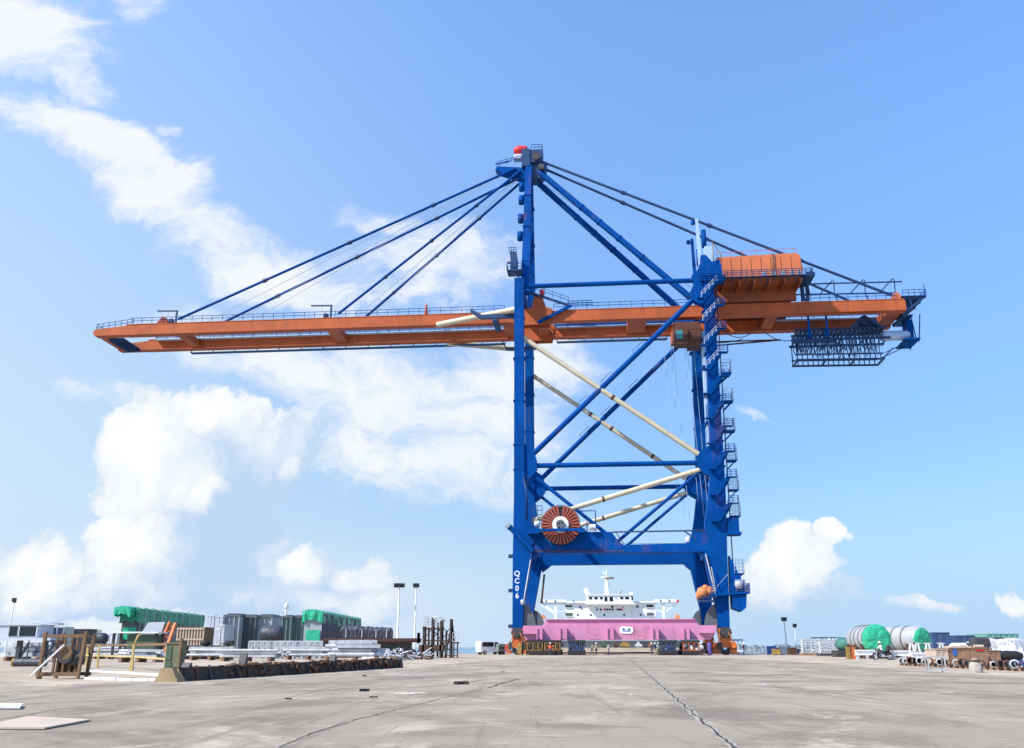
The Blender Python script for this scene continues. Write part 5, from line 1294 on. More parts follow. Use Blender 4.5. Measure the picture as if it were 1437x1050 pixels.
mast(1117.5, 877.5, 172, 'shorter floodlight mast in the right yard, behind the galvanised stacks', .3, 2)
mast(7.5, 842, 120, 'thin distant mast at the left edge of the yard above the site cabin', .1, 1, .3)
# rusty stair tower with handrails
Y = 106; t = thing('stair_tower', 'rusty steel access tower with grey handrails standing beside the floodlight masts', 'access tower', (px2x(592, Y), Y, 0))
q = lambda px: px2x(px, Y) - px2x(592, Y)
k = MB()
for px, pt in ((594, 879), (606, 868), (618, 872), (632, 869)):
    for y in (0, 2.4): k.bar((q(px), y, 0), (q(px), y, zz(pt, Y)), .20, .20)
for px, pt in ((600, 881), (613, 874), (625, 884)): k.bar((q(px), 1.2, 0), (q(px), 1.2, zz(pt, Y)), .2, .2)
k.bar((q(619), 1.2, 0), (q(619), 1.2, zz(870, Y)), .3, .4)
for (p0, z0, p1, z1) in ((594, 914, 606, 900), (606, 914, 594, 900), (606, 898, 618, 882), (618, 898, 606, 882), (618, 914, 632, 899), (632, 914, 618, 899), (594, 898, 606, 882), (620, 898, 632, 880), (632, 896, 620, 878)): k.bar((q(p0), .1, zz(z0, Y)), (q(p1), .1, zz(z1, Y)), .09, .09); k.bar((q(632), .4, zz(869, Y)), (q(636), .4, zz(900, Y)), .3, .3); k.bar((q(587), 0, zz(903, Y)), (q(587), 0, zz(888, Y)), .3, .3)
k.build('column', mat('dark_rust_steel', (.05, .035, .03), .8, var=.4, scale=2, dirt=(.12, .055, .03), dirt_amt=.7), t)
k = MB()
for z, a, b in ((zz(881, Y), 592, 620), (zz(898, Y), 594, 634)): k.box(q(a), q(b), 0, 2.6, z - .15, z)
k.box(q(588), q(622), -.1, 2.6, zz(914, Y), zz(905, Y)); k.box(q(618), q(643), 0, 2.4, zz(903, Y), zz(901, Y))
k.build('deck', M['rust'], t)
k = MB(); k.rail([(q(594), 0, zz(881, Y)), (q(606), 0, zz(881, Y)), (q(618), 0, zz(881, Y))], 1.15, .5, .035, 4); k.rail([(q(594), 2.4, zz(881, Y)), (q(616), 2.4, zz(881, Y))], 1.1, .7, .035, 3)
k.path([(q(606), 0, zz(866, Y)), (q(618), 0, zz(866, Y)), (q(625), 0, zz(872, Y))], .05); k.rail([(q(635), 0, zz(901, Y)), (q(643), 0, zz(901, Y))], 1.0, .4, .035, 2)
k.build('handrail', M['galv'], t)
k = MB()
for px in (627, 632, 637, 642): k.bar((q(px), 0, 0), (q(px), 0, zz(902, Y)), .16, .16)
k.bar((q(622), 0, .9), (q(643), 0, .9), .1, .1); k.bar((q(626), 0, .3), (q(643), 0, .3), .1, .1); k.bar((q(624), .3, 0), (q(633), .3, zz(880, Y)), .18, .18)
k.build('lower_frame', M['dark'], t)
# galvanised steel: long beams, frames, junk
GS = 'stacks of galvanised steel in the left yard'
def beam_stack(px0, px1, py, Y, rows, lb, m='galv', r=.115):
    xa, xb = px2x(px0, Y), px2x(px1, Y); t = thing('steel_stack', lb, 'steel stack', ((xa + xb) / 2, Y, 0), R(random.Random(int(px0)).uniform(-2, 2)), GS); w = (xb - xa) / 2
    rows += 1; z0 = .35; rn = random.Random(int(px0 + py))
    k = MB()
    for rw in range(rows):
        for c in range(6 - (rw % 2)):
            y = .15 + c * r * 2.4 + (rw % 2) * r; z = z0 + r + rw * r * 1.85 + rn.uniform(-.02, .02); s0, s1 = rn.uniform(0, 1.3), rn.uniform(0, 1.3)
            if rn.random() < .5: k.tube((-w + s0, y, z), (w - s1, y, z), r, n=10)
            else: k.box(-w + s0, w - s1, y - r * .9, y + r * .9, z - r * .8, z + r * .8)
    k.build('beams', M[m], t)
    for f in (.15, .5, .85):
        k = MB(); k.box(-w + 2 * w * f - .12, -w + 2 * w * f + .12, 0, 1.7, 0, z0); k.build('bearer', M['wood'], t)
    return t
beam_stack(258, 330, 918, 88, 3, 'stack of pale galvanised beams on timber bearers in front of the timber crate')
beam_stack(300, 392, 921, 82, 2, 'low galvanised beam stack nearest the rusty barrier')
beam_stack(392, 470, 917, 92, 3, 'galvanised beam stack below the second green tarpaulin')
beam_stack(455, 540, 921, 83, 3, 'galvanised beam stack near the far end of the rusty barrier', r=.19)
beam_stack(160, 228, 917, 76, 2, 'white beam stack seen through the yellow handrail')
beam_stack(125, 178, 912, 98, 3, 'pale beam stack behind the yellow handrail, left of the canopy')
beam_stack(0, 62, 914, 84, 2, 'pale beam stack behind the dark platform at the left edge', r=.22)
def lattice(px, Y, lb, n=6):
    t = thing('lattice_section', lb, 'tower section', (px2x(px, Y), Y, 0), 0, 'white lattice sections standing below the green tarpaulins'); z = 1.75; w = .95
    k = MB()
    for y in (0, .9):
        for x in (-w, -w / 3, w / 3, w): k.bar((x, y, 0), (x, y, z), .16, .16)
        k.bar((-w, y, z), (w, y, z), .14, .14); k.bar((-w, y, .5), (w, y, .5), .12, .12)
    k.build('chord', M['galv'], t)
    k = MB()
    for i in range(3): k.bar((-w + i * w * .667, 0, .5), (-w + (i + 1) * w * .667, 0, z), .1, .1); k.bar((-w + i * w * .667, .9, z), (-w + (i + 1) * w * .667, .9, .5), .1, .1)
    k.build('diagonal', M['galv'], t)
for i, (px, d) in enumerate(((362, 'left of the round dark tank, first in the row'), (380, 'directly under the round dark tank'), (399, 'under the green-grey finned modules'), (417, 'left of the green end patch'), (437, 'right under the square green end patch'))):
    lattice(px, 100 + (i % 2) * 1.5, 'white lattice steel section standing ' + d)
# upright brackets, heap of offcuts
for i, px in enumerate((512, 521, 531, 543, 553, 563)):
    Y = 88 + (i % 3) * 2
    t = thing('steel_bracket', ['pale angled steel bracket at the left end of the bracket row before the flatbed wheels', 'second pale angled bracket before the flatbed wheels', 'pale angled bracket just left of the middle of the bracket row', 'pale angled bracket just right of the middle of the bracket row', 'yellow-painted angled bracket in the row before the flatbed wheels', 'pale angled bracket nearest the rusty stair tower'][i], 'bracket', (px2x(px, Y), Y, 0), R(-20 + 13 * i), 'angled brackets in front of the flatbed trailer')
    k = MB(); k.prism([(-.35, 0), (.35, 0), (.18 + .1 * (i % 2), 1.0), (0, 1.05)], 0, .14); k.build('web', M['ochre'] if i == 4 else M['white'], t)
    k = MB(); k.box(-.45, .45, -.25, .4, 0, .1); k.build('foot', M['galv'], t)
def heap(px0, px1, Y, h, lb, mats, seed, n=34):
    rn = random.Random(seed); xa, xb = px2x(px0, Y), px2x(px1, Y); t = thing('scrap_heap', lb, 'heap', ((xa + xb) / 2, Y, 0), 0); w = (xb - xa) / 2
    for j, m_ in enumerate(mats):
        k = MB()
        for i in range(n // len(mats)):
            x = rn.uniform(-w, w); z = rn.uniform(0, 1) * h * (1 - (x / w) ** 2 * .5); y = rn.uniform(0, 2)
            d = (rn.uniform(.15, .5), rn.uniform(.1, .35), rn.uniform(.06, .22)); rot = Matrix.Rotation(rn.uniform(-.6, .6), 3, 'Y') @ Matrix.Rotation(rn.uniform(-1.5, 1.5), 3, 'Z')
            if rn.random() < .5: k.cbox((x, y, max(.12, z)), d, rot)
            else:
                a = Vector((x, y, max(.1, z))); b = a + rot @ Vector((rn.uniform(.5, 1.3), 0, 0)); k.tube(a, b, .055, n=8)
        k.build('offcuts', M[m_], t)
    return t
heap(538, 572, 86, .85, 'loose heap of silver steel offcuts right of the brackets', ['galv', 'grey', 'rust', 'grey_pale'], 3, 60)
heap(568, 606, 92, .8, 'mixed heap of pale scrap at the foot of the rusty stair tower', ['galv', 'rust', 'grey', 'wood'], 5, 60)
# black tyres
for i in range(7):
    px = 252 + i * 11.5; Y = 96
    t = thing('tyre_stack', ['black tyre stack beside the leaning orange ramp', 'second black tyre stack right of the orange ramp', 'third black tyre stack below the timber crate', 'black tyre stack at the right corner of the timber crate', 'black tyre stack below the tall pale crates', 'black tyre stack below the first grey finned module', 'last black tyre stack, nearest the white lattice sections'][i], 'tyres', (px2x(px, Y), Y, 0), 0, 'row of black tyre stacks')
    for z in range(3 + (i % 3 == 0)):
        k = MB(); k.lathe([(.26, 0), (.44, .02), (.5, .12), (.5, .32), (.44, .42), (.26, .44), (.26, 0)], (.06 * (z % 2), 0, z * .45), 'z', 16); k.build('tyre', M['black'], t)
for px, lb in ((312.5, 'yellow valve post left of the pair among the tyre stacks'), (326, 'yellow-green valve post right of the pair among the tyre stacks')):
    t = thing('valve_post', lb, 'post', (px2x(px, 94), 94, 0)); k = MB(); k.tube((0, 0, 0), (0, 0, 1.3), .2, n=10); k.build('post', M['ochre'], t); k = MB(); k.ring((0, 0, 1.5), .28, .07, .08, 'z', 14); k.build('handwheel', M['green_dark'], t)

# long rusty segmented barrier
A_, B_ = gr(250, 957), gr(566, 937.0); d = B_ - A_; L_ = d.length
t = thing('steel_barrier', 'long rusty black ribbed steel barrier lying on the quay', 'barrier', A_, math.atan2(d.y, d.x))
H = .47
k = MB(); rn = random.Random(2); n = 40
vs = []
for i in range(n + 1):
    x = L_ * i / n; z = H + rn.uniform(-.06, .06) * (1 if i > 12 else .4)
    vs += [(x, 0, 0), (x, .10 + rn.uniform(-.02, .02), z), (x, .62, z - .03), (x, .75, 0)]
k.add(vs, [(i * 4 + j, (i + 1) * 4 + j, (i + 1) * 4 + j + 1, i * 4 + j + 1) for i in range(n) for j in range(3)] + [(0, 1, 2, 3), (n * 4, n * 4 + 1, n * 4 + 2, n * 4 + 3)])
k2 = MB(); rn2 = random.Random(77)
for i in range(70):
    x = rn2.uniform(3.5, L_ - .2); h = rn2.uniform(.04, .13); k2.cbox((x, rn2.uniform(.0, .5), H - .02 + h * .3), (rn2.uniform(.1, .5), rn2.uniform(.1, .3), h), Matrix.Rotation(rn2.uniform(-.5, .5), 3, 'Y') @ Matrix.Rotation(rn2.uniform(-1, 1), 3, 'Z'))
for i in range(40):
    x = rn2.uniform(3.5, L_ - .2); k2.cbox((x, rn2.uniform(-.05, .05), rn2.uniform(.05, .4)), (rn2.uniform(.1, .4), rn2.uniform(.06, .16), rn2.uniform(.08, .25)), Matrix.Rotation(rn2.uniform(-.6, .6), 3, 'Y'))
tag(k2.build('rust_crust', mat('brown_rust_crust', (.13, .065, .035), .95, var=.5, scale=3, dirt=(.05, .03, .02), dirt_amt=.9), t), kind='stuff')
M['barrier'] = mat('black_rusty_plate', (.050, .033, .023), .9, var=.5, scale=1.6, dirt=(.17, .075, .04), dirt_amt=.9, bump=.5)
k.build('barrier_body', M['barrier'], t)
for i in range(17):
    x = .9 + i * (L_ - 1.5) / 16 + random.Random(i).uniform(-.35, .35)
    k = MB(); k.xprism([(-.10, 0), (.0, 0), (.10, H), (.06, H + .06)], x, x + .09 + .1 * (i % 3 == 2)); k.build('rib', (M['rust'], M['barrier'], M['dark'])[(i * 5) % 3], t)
k = MB(); k.box(-.25, .08, -.10, .72, 0, .13); k.xprism([(-.1, 0), (.8, 0), (.55, .46), (.15, .46)], -.22, .0); k.add([(0, -.1, 0), (.3, -.12, 0), (0, .05, .46), (0, 0, 0), (.3, -.09, 0), (0, .12, .46)], [(0, 1, 2), (3, 5, 4), (0, 3, 4, 1), (1, 4, 5, 2), (2, 5, 3, 0)])
k.build('end_shoe', mat('weathered_beige_steel', (.33, .24, .13), .8, var=.3, dirt=(.14, .08, .05), dirt_amt=.8, scale=2), t)
for x, h in ((5.0, .45), (14.0, .35), (.9, .15)):
    k = MB(); k.prism([(x, H), (x + .25, H), (x + .2, H + h), (x + .12, H + h)], .2, .5); k.build('lifting_lug', M['dark'], t)
# yellow handrail and green cabinet
P1_, P2_, P3_ = gr(118, 935.5), gr(186, 939.5), gr(243, 949.5)
t = thing('handrail', 'faded yellow steel handrail running to the green cabinet', 'handrail', P1_, 0)
for i, p in enumerate((gr(120, 935.5), gr(136, 937), gr(184, 941), gr(231, 948.5))):
    k = MB(); q_ = p - P1_; k.bar(q_, q_ + Vector((0, 0, 1.28)), .11, .11); k.box(q_.x - .09, q_.x + .09, q_.y - .09, q_.y + .09, 0, .05 if i != 2 else .45); k.build('post', M['yellow'], t)
for z, nm in ((1.28, 'top_rail'), (.66, 'middle_rail')):
    k = MB()
    for a, b in ((P1_, P2_), (P2_, P3_)): k.bar(a - P1_ + Vector((0, 0, z)), b - P1_ + Vector((0, 0, z)), .10, .11 if z > 1 else .08)
    k.build(nm, M['brown'] if z > 1 else M['yellow'], t)
k = MB(); k.path([gr(184, 941) - P1_ + Vector((0, 0, 1.25)), gr(186, 941) - P1_ + Vector((.1, 0, 1.75)), gr(190, 941) - P1_ + Vector((.1, 0, 1.8))], .05); k.build('hook', M['yellow'], t)
p = gr(238.5, 950); t = thing('control_cabinet', 'green and brown rusty cabinet at the end of the yellow handrail', 'cabinet', p, R(-10))
k = MB(); k.box(-.30, .30, 0, .5, .28, 1.28); k.box(-.34, .34, -.04, .54, 1.28, 1.34); k.build('cabinet_body', mat('faded_olive_paint', (.13, .14, .08), .7, var=.3, dirt=RUST, dirt_amt=.8, scale=2), t)
k = MB(); k.box(-.26, -.02, -.03, -.003, .65, 1.2); k.box(-.26, .02, -.03, -.003, .33, .58); k.build('door', M['green_dark'], t)
k = MB()
for x in (-.26, .2): k.box(x, x + .06, .05, .45, 0, .28)
k.build('leg', M['rust'], t)
k = MB(); k.box(.3, .38, -.05, .1, 0, 1.5); k.build('side_post', M['brown'], t)
# low kerbs
def kerb(p0, p1, w, h, lb, m, seed):
    a, b = gr(*p0), gr(*p1); d = b - a; t = thing('concrete_kerb', lb, 'kerb', a, math.atan2(d.y, d.x), 'low pale kerbs by the handrail'); n = int(d.length / 1.0) + 1
    k = MB()
    for i in range(n): x = d.length * i / n; k.box(x + .015, x + d.length / n - .015, 0, w, 0, h + random.Random(seed + i).uniform(-.02, .02))
    k.build('kerb_blocks', M[m], t, .02)
kerb((122, 943), (240, 950.5), .35, .09, 'low white concrete kerb behind, along the foot of the yellow handrail', 'concrete_w', 1)
kerb((117, 954.5), (232, 957), .22, .10, 'whitewashed kerb with dark blotches, in front, beside the rust-brown frame', 'concrete_w', 5)
# brown steel frame holding a wheel
p = gr(80, 953); t = thing('winch_frame', 'rust-brown barred steel frame with a round plate standing at the left foreground', 'winch frame', p, R(-4))
u_ = p.y / 1339.0; fx = lambda px: (px - 80) * u_
hf = lambda py: at(80, py, p.y).z
k = MB()
for px, pt in ((49, 887), (56, 888), (113, 886), (108, 890)): k.bar((fx(px) + (.1 if px < 80 else -.1), .0 if px in (49, 113) else .9, 0), (fx(px) + (.16 if px < 80 else .02), .0 if px in (49, 113) else .9, hf(pt)), .10, .12)
k.build('corner_post', M['brown'], t)
k = MB(); k.bar((fx(50), 0, hf(892.5)), (fx(117), 0, hf(892)), .08, .10); k.bar((fx(54), .9, hf(893)), (fx(112), .9, hf(892)), .08, .10); k.box(fx(49), fx(110), -.05, .06, hf(949), hf(943.5)); k.box(fx(52), fx(110), .85, .95, hf(949), hf(944)); k.bar((fx(50), 0, hf(892)), (fx(54), .9, hf(892)), .08, .08); k.bar((fx(114), 0, hf(892)), (fx(110), .9, hf(892)), .08, .08)
k.build('cross_rail', M['brown'], t)
k = MB()
for px in (62, 74, 84, 92, 100): k.bar((fx(px), .5, hf(944)), (fx(px + 1), .5, hf(893)), .075, .075)
k.bar((fx(58), .3, hf(922)), (fx(110), .3, hf(920)), .08, .1)
k.build('bar', M['brown'], t)
k = MB(); k.tube((fx(90), -.12, hf(916)), (fx(90), -.04, hf(916)), 8.8 * u_, n=20); k.build('round_plate', mat('brown_round_plate', (.16, .09, .035), .6, var=.2), t)
k = MB(); k.tube((fx(84), .15, hf(920)), (fx(84), .6, hf(920)), 11 * u_, n=18); k.tube((fx(97), .2, hf(927)), (fx(97), .7, hf(927)), 7 * u_, n=16); k.build('drum', M['dark'], t)
k = MB(); k.bar((fx(46), -.2, .12), (fx(88), -.2, hf(905)), .09, .05); k.build('white_board', M['white'], t)
k = MB()
for px in (70, 78, 88, 96): k.box(fx(px), fx(px + 3), .3, .7, .14, hf(925))
k.build('support_foot', M['brown'], t)
k = MB(); k.box(fx(52), fx(56), -.02, .1, 0, .12); k.build('wheel_chock', M['ochre'], t)
p = gr(20, 936); t = thing('steel_pipe', 'dark navy pipe with a yellow end lying left of the brown frame', 'pipe', p, R(1))
k = MB(); k.tube((0, 0, .26), (1.9, 0, .26), .24, n=14); k.build('pipe_shell', M['tarp_navy'], t)
k = MB(); k.tube((-.12, 0, .26), (0, 0, .26), .25, n=14); k.build('end_band', M['ochre'], t)
p = gr(96, 933); t = thing('marker_buoy', 'dark navy pointed buoy lying behind the brown frame', 'buoy', p, 0)
k = MB(); k.lathe([(0, 0), (.3, .02), (.38, .4), (.36, .9), (.2, 1.25), (0, 1.4)], (0, 0, .45), 'x', 14); k.build('buoy_body', M['tarp_navy'], t)
k = MB(); k.box(.1, .3, -.3, .3, 0, .15); k.box(.8, 1.0, -.3, .3, 0, .15); k.build('chock', M['ochre'], t)
# site cabin, trestle platform and crates at the far left
Y = 78; t = thing('site_cabin', 'pale grey site cabin with wide dark windows on the platform at the left edge', 'cabin', (px2x(14, Y), Y, zz(895, Y)))
k = MB(); k.box(-2.6, 2.2, 0, 2.4, 0, .98); k.box(-2.7, 2.3, -.1, 2.5, .98, 1.06); k.build('cabin_shell', M['grey_pale'], t)
for a, b in ((-.2, .45), (.6, 2.0)):
    k = MB(); k.box(a, b, -.05, .02, .12, .88); w_ = k.build('window', M['glass'], t)
    k = MB(); k.box(a - .06, a, -.08, .02, .1, .9); k.box(b, b + .06, -.08, .02, .1, .9); k.build('frame', M['grey_green'] if a < 0 else M['white'], w_)
k = MB(); k.box(.47, .58, -.06, .02, .1, .95); k.build('door_post', M['ochre'], t)
t = thing('trestle_platform', 'blue-grey steel platform on dark trestle legs carrying the pale site cabin', 'platform', (px2x(28, Y), Y - .4, 0))
k = MB(); k.box(-3.6, 2.6, 0, 3.4, zz(898, Y), zz(895.2, Y)); k.box(-3.6, 2.6, -.06, 0, zz(899, Y), zz(897, Y)); k.build('platform_deck', M['grey_pale'], t)
for x in (-2.6, -.2, 1.9):
    k = MB(); k.box(x, x + .32, .2, .6, 0, zz(898, Y)); k.bar((x + .3, .4, .3), (x + .9, .4, 1.5), .15, .15); k.box(x - .15, x + .4, .1, .7, 0, .2); k.build('leg', M['dark'], t)
Y = 80; t = thing('roof_rack', 'pale tubular frame with a grey top plate above the site cabin', 'rack', (px2x(60, Y), Y, 0))
k = MB(); k.path([(-1.2, 0, 0), (-1.2, 0, zz(874, Y)), (-.8, 0, zz(872.5, Y)), (1.0, 0, zz(873.5, Y)), (1.0, 0, 0)], .06); k.box(-.6, 1.05, 0, 1, zz(877, Y), zz(874.5, Y)); k.build('rack_frame', M['grey_pale'], t)
for i, (x0, x1, pt, m_, lb) in enumerate(((62, 72, 882, 'cont_blue', 'small blue crate right of the site cabin'), (72, 88, 881, 'grey', 'grey ribbed crate behind the brown frame'), (89, 104, 884, 'tarp_navy', 'navy wrapped crate behind the brown frame'), (108, 121, 884, 'tarp_navy', 'dark wrapped crate right of the brown frame'), (121, 128, 885, 'white', 'narrow white crate right of the brown frame'), (151, 163, 890, 'white', 'white crate with windows just left of the green tarpaulin'))):
    Y = 104 + (i % 3) * 3; t = thing('wrapped_crate', lb, 'crate', (px2x((x0 + x1) / 2, Y), Y, 0), 0, 'small crates in the far left yard'); w = px2x(CX + (x1 - x0) / 2, Y); z = zz(pt, Y)
    k = MB(); k.box(-w, w, 0, 2.2, .25, z)
    for j in range(4): k.box(-w + j * w * .6, -w + j * w * .6 + .08, -.05, 0, .3, z)
    k.box(-w - .04, w + .04, -.06, 2.2, z, z + .1)
    k.build('crate_body', M[m_], t)
    k = MB(); k.box(-w, -w + .3, 0, 2.2, 0, .25); k.box(w - .3, w, 0, 2.2, 0, .25); k.build('crate_runner', M['wood'], t)
Y = 100; t = thing('storage_tank', 'dark rounded tank end standing between the small crates and the green tarpaulin', 'tank', (px2x(140, Y), Y, 0))
k = MB(); k.lathe([(0, -.75), (.42, -.7), (.56, -.35), (.56, .35), (.4, .68), (0, .75)], (0, 0, 2.05), 'x', 16); k.build('tank_shell', M['tarp_navy'], t)
k = MB(); k.box(-.5, .5, -.5, .5, 0, 1.6); k.build('saddle', M['dark'], t)
# panels lying in the foreground, loose bits on the slab
a, b, c_, d_ = gr(-40, 1024), gr(62, 1024.5), gr(127, 1012.5), gr(40, 1008)
k = MB(); 
k.add([(p.x, p.y, .012) for p in (a, b, c_, d_)] + [(p.x, p.y, .035) for p in (a, b, c_, d_)], [(0, 1, 2, 3), (4, 5, 6, 7), (0, 1, 5, 4), (1, 2, 6, 5), (2, 3, 7, 6), (3, 0, 4, 7)])
o = k.build('plywood_sheet', M['wood_pale']); tag(o, 'pale pinkish plywood sheet lying flat in the near left corner', 'plywood sheet')
a, b, c_, d_ = gr(-40, 996), gr(28, 996), gr(32, 991.5), gr(-40, 991)
k = MB(); k.add([(p.x, p.y, .02) for p in (a, b, c_, d_)] + [(p.x, p.y, .06) for p in (a, b, c_, d_)], [(0, 1, 2, 3), (4, 5, 6, 7), (0, 1, 5, 4), (1, 2, 6, 5), (2, 3, 7, 6), (3, 0, 4, 7)])
o = k.build('white_board', M['concrete_w']); tag(o, 'white board lying at the left edge behind the plywood sheet', 'board')
def bit(px, py, sz, m, name, lb, cat, seed):
    rn = random.Random(seed); k = MB(); p = gr(px, py)
    for i in range(4): k.cbox((rn.uniform(-sz, sz) * .6, rn.uniform(-sz, sz) * .3, sz * .16), (sz * rn.uniform(.4, .9), sz * rn.uniform(.2, .5), sz * .3), Matrix.Rotation(rn.uniform(-.6, .6), 3, 'Z'))
    o = k.build(name, M[m]); o.location = p; tag(o, lb, cat)
bit(404.5, 981.5, .10, 'black', 'rubber_scrap', 'small black rubber scrap lying alone in the open left foreground', 'scrap', 1)
bit(507, 970.5, .22, 'black', 'rubber_scrap', 'torn black rubber scrap beside the beige plank', 'scrap', 2)
bit(524, 979, .10, 'black', 'rubber_scrap', 'tiny dark scrap on the near side of the beige plank', 'scrap', 3)
bit(645, 960.5, .30, 'black', 'rubber_scrap', 'black rubber strip in the dark slab crack, in the middle of the quay', 'scrap', 4)
bit(510, 949, .16, 'dark', 'rubber_scrap', 'small dark scrap near the far end of the rusty barrier', 'scrap', 5)
bit(706, 943.5, .13, 'dark', 'rubber_scrap', 'small dark scrap on the bare slab in front of the crane', 'scrap', 6)
bit(887, 975, .06, 'tarp_white', 'paper_scrap', 'white scrap of paper beside the long slab crack', 'paper', 7)
bit(1074, 960.5, .10, 'tarp_white', 'paper_scrap', 'white scrap of paper on the open slab right of the crack', 'paper', 8)
p = gr(532, 973); k = MB(); k.box(-.75, .75, -.12, .12, 0, .03); o = k.build('timber_plank', M['wood_pale']); o.location = p; o.rotation_euler = (0, 0, .05); tag(o, 'beige timber plank lying flat on the concrete', 'plank')
# ================================================================ right yard
# big vessels with green covered ends
def vessel(name_label, px, py, Y, r, axis, length, end_r, rings, saddles=3):
    c = at(px, py, Y); ax = Vector(axis).normalized()
    t = thing('storage_vessel', name_label, 'vessel', (c.x, c.y, 0), math.atan2(ax.y, ax.x))     # local x runs away from the covered end
    z = c.z
    k = MB(); prof = [(end_r, 0)] + ([(r, length * .12)] if end_r < r else []) + [(r, length * .8), (r * .93, length * .92), (r * .6, length), (0, length * 1.03)]
    k.lathe(prof, (0, 0, z), 'x', 32); k.build('vessel_shell', M['vessel'], t)
    k = MB()
    for f in rings: k.lathe([(r, -.07), (r + .06, -.07), (r + .06, .07), (r, .07)], (length * f, 0, z), 'x', 32)
    k.build('shell_band', M['grey_dark'], t)
    k = MB(); n = 18; rn = random.Random(int(px)); vs = [(-.22, 0, z)]; ring0 = []; 
    for j, (rr_, xx) in enumerate(((.45, -.2), (.8, -.16), (1.02, -.02), (1.05, .25), (1.04, .75))):
        for i in range(n):
            a = 2 * PI * i / n; q = end_r * rr_ * (1 + rn.uniform(-.035, .035)); vs.append((xx + rn.uniform(-.06, .06), q * math.cos(a), z + q * math.sin(a)))
    fs = [(0, 1 + i, 1 + (i + 1) % n) for i in range(n)]
    for j in range(4): fs += [(1 + j * n + i, 1 + j * n + (i + 1) % n, 1 + (j + 1) * n + (i + 1) % n, 1 + (j + 1) * n + i) for i in range(n)]
    k.add(vs, fs); k.build('end_cover', M['tarp_light'], t)
    k = MB()
    for f in [(.18 + .6 * i / max(1, saddles - 1)) for i in range(saddles)]:
        pts = [(-r * .9, 0), (r * .9, 0), (r * .95, z - r * .35)] + [(r * math.cos(a), z + r * math.sin(a)) for a in [-.35 - (PI - .7) * i / 8 for i in range(9)]] + [(-r * .95, z - r * .35)]
        k.xprism(pts, length * f, length * f + .4)
    k.build('saddle', M['rust'], t)
    return t
M['vessel'] = mat('grey_vessel_coating', (.36, .37, .39), .45, var=.14, scale=.7, dirt=(.33, .30, .28), dirt_amt=.5)
vessel('grey banded vessel whose green covered end faces the quay, behind the motorcycle', 1231.5, 896.5, 100, 1.40, (-.04, 1, 0), 5.6, 1.40, (.12, .3, .5, .68))
vessel('grey vessel lying sideways with a green cap on its right end', 1295, 897, 106, 1.42, (-.42, .9, 0), 5.2, 1.22, (.35, .62), 2)
# supports, white beams and orange posts by the vessels
for i, (px, lb) in enumerate(((1190, 'left orange post standing before the banded vessel'), (1197.5, 'right orange post standing before the banded vessel'))):
    t = thing('support_post', lb, 'post', (px2x(px, 97), 97, 0)); k = MB(); k.box(-.16, .16, 0, .3, .1, 1.25); k.box(-.22, .22, -.1, .4, 0, .1); k.build('post', M['bogie'] if i else M['ochre'], t); k = MB(); k.box(-.2, .2, -.05, .35, 1.25, 1.35); k.build('cap', M['rust'], t)
def white_beam(px0, px1, py, Y, lb):
    xa, xb = px2x(px0, Y), px2x(px1, Y); t = thing('white_beam', lb, 'beam', ((xa + xb) / 2, Y, 0), 0, 'white beams in front of the vessels'); w = (xb - xa) / 2; z = zz(py, Y)
    k = MB(); k.box(-w, w, 0, .3, z - .12, z); k.box(-w, w, .12, .18, z - .4, z - .12); k.box(-w, w, 0, .3, z - .5, z - .4); k.build('beam_section', M['white'], t)
    k = MB()
    for f in (-.8, 0, .8): k.box(f * w - .1, f * w + .1, -.1, .4, 0, z - .5)
    k.build('trestle', M['galv'], t)
white_beam(1200, 1232, 912, 92, 'white beam on trestles left of the motorcycle')
white_beam(1250, 1284, 913, 90, 'white beam on trestles right of the motorcycle')
white_beam(1278, 1312, 916, 84, 'white beam on trestles behind the left end of the pipe row')
for px, lb in ((1279, 'white angled trestle left of the green vessel cap'), (1287, 'white angled trestle below the green vessel cap'), (1302, 'white angled trestle right of the green vessel cap'), (1321, 'white angled trestle in front of the blue container')):
    Y = 88; t = thing('pipe_trestle', lb, 'trestle', (px2x(px, Y), Y, 0), 0, 'white angled trestles'); z = zz(903, Y)
    k = MB(); k.bar((-.35, 0, 0), (-.1, 0, z), .12, .12); k.bar((.35, 0, 0), (.1, 0, z), .12, .12); k.build('leg', M['white'], t); k = MB(); k.bar((-.4, 0, z * .5), (.4, 0, z * .5), .1, .1); k.bar((-.35, 0, z), (.35, 0, z), .1, .14); k.build('cross_bar', M['galv'], t)
# containers behind
def container(px0, px1, pt, Y, m, label, depth=6.1):
    xa, xb, z = px2x(px0, Y), px2x(px1, Y), zz(pt, Y)
    t = thing('shipping_container', label, 'container', (xa, Y, 0), 0, 'containers behind the right yard'); w = xb - xa
    k = MB(); corr(k, (0, 0, 0), (w, 0, 0), .1, z - .12, .4, .06); k.box(0, w, .06, depth, .1, z - .12); k.build('container_wall', M[m], t)
    k = MB()
    for x in (0, w - .16): k.box(x, x + .16, -.08, .06, 0, z)
    k.box(-.02, w + .02, -.09, depth, z - .12, z); k.box(.16, w - .16, -.08, .05, 0, .16); k.build('container_frame', M[m], t)
    return t
container(1310, 1334.5, 887.5, 128, 'cont_blue', 'tallest dark blue container, right behind the green vessel cap')
container(1335, 1347, 892.8, 134, 'cont_blue', 'narrow bright blue container between the two dark blue ones')
container(1345, 1370, 891.8, 130, 'cont_blue', 'wide low blue container left of the sea-green one')
container(1386, 1432, 889.3, 140, 'cont_teal', 'sea-green container at the right edge of the yard')
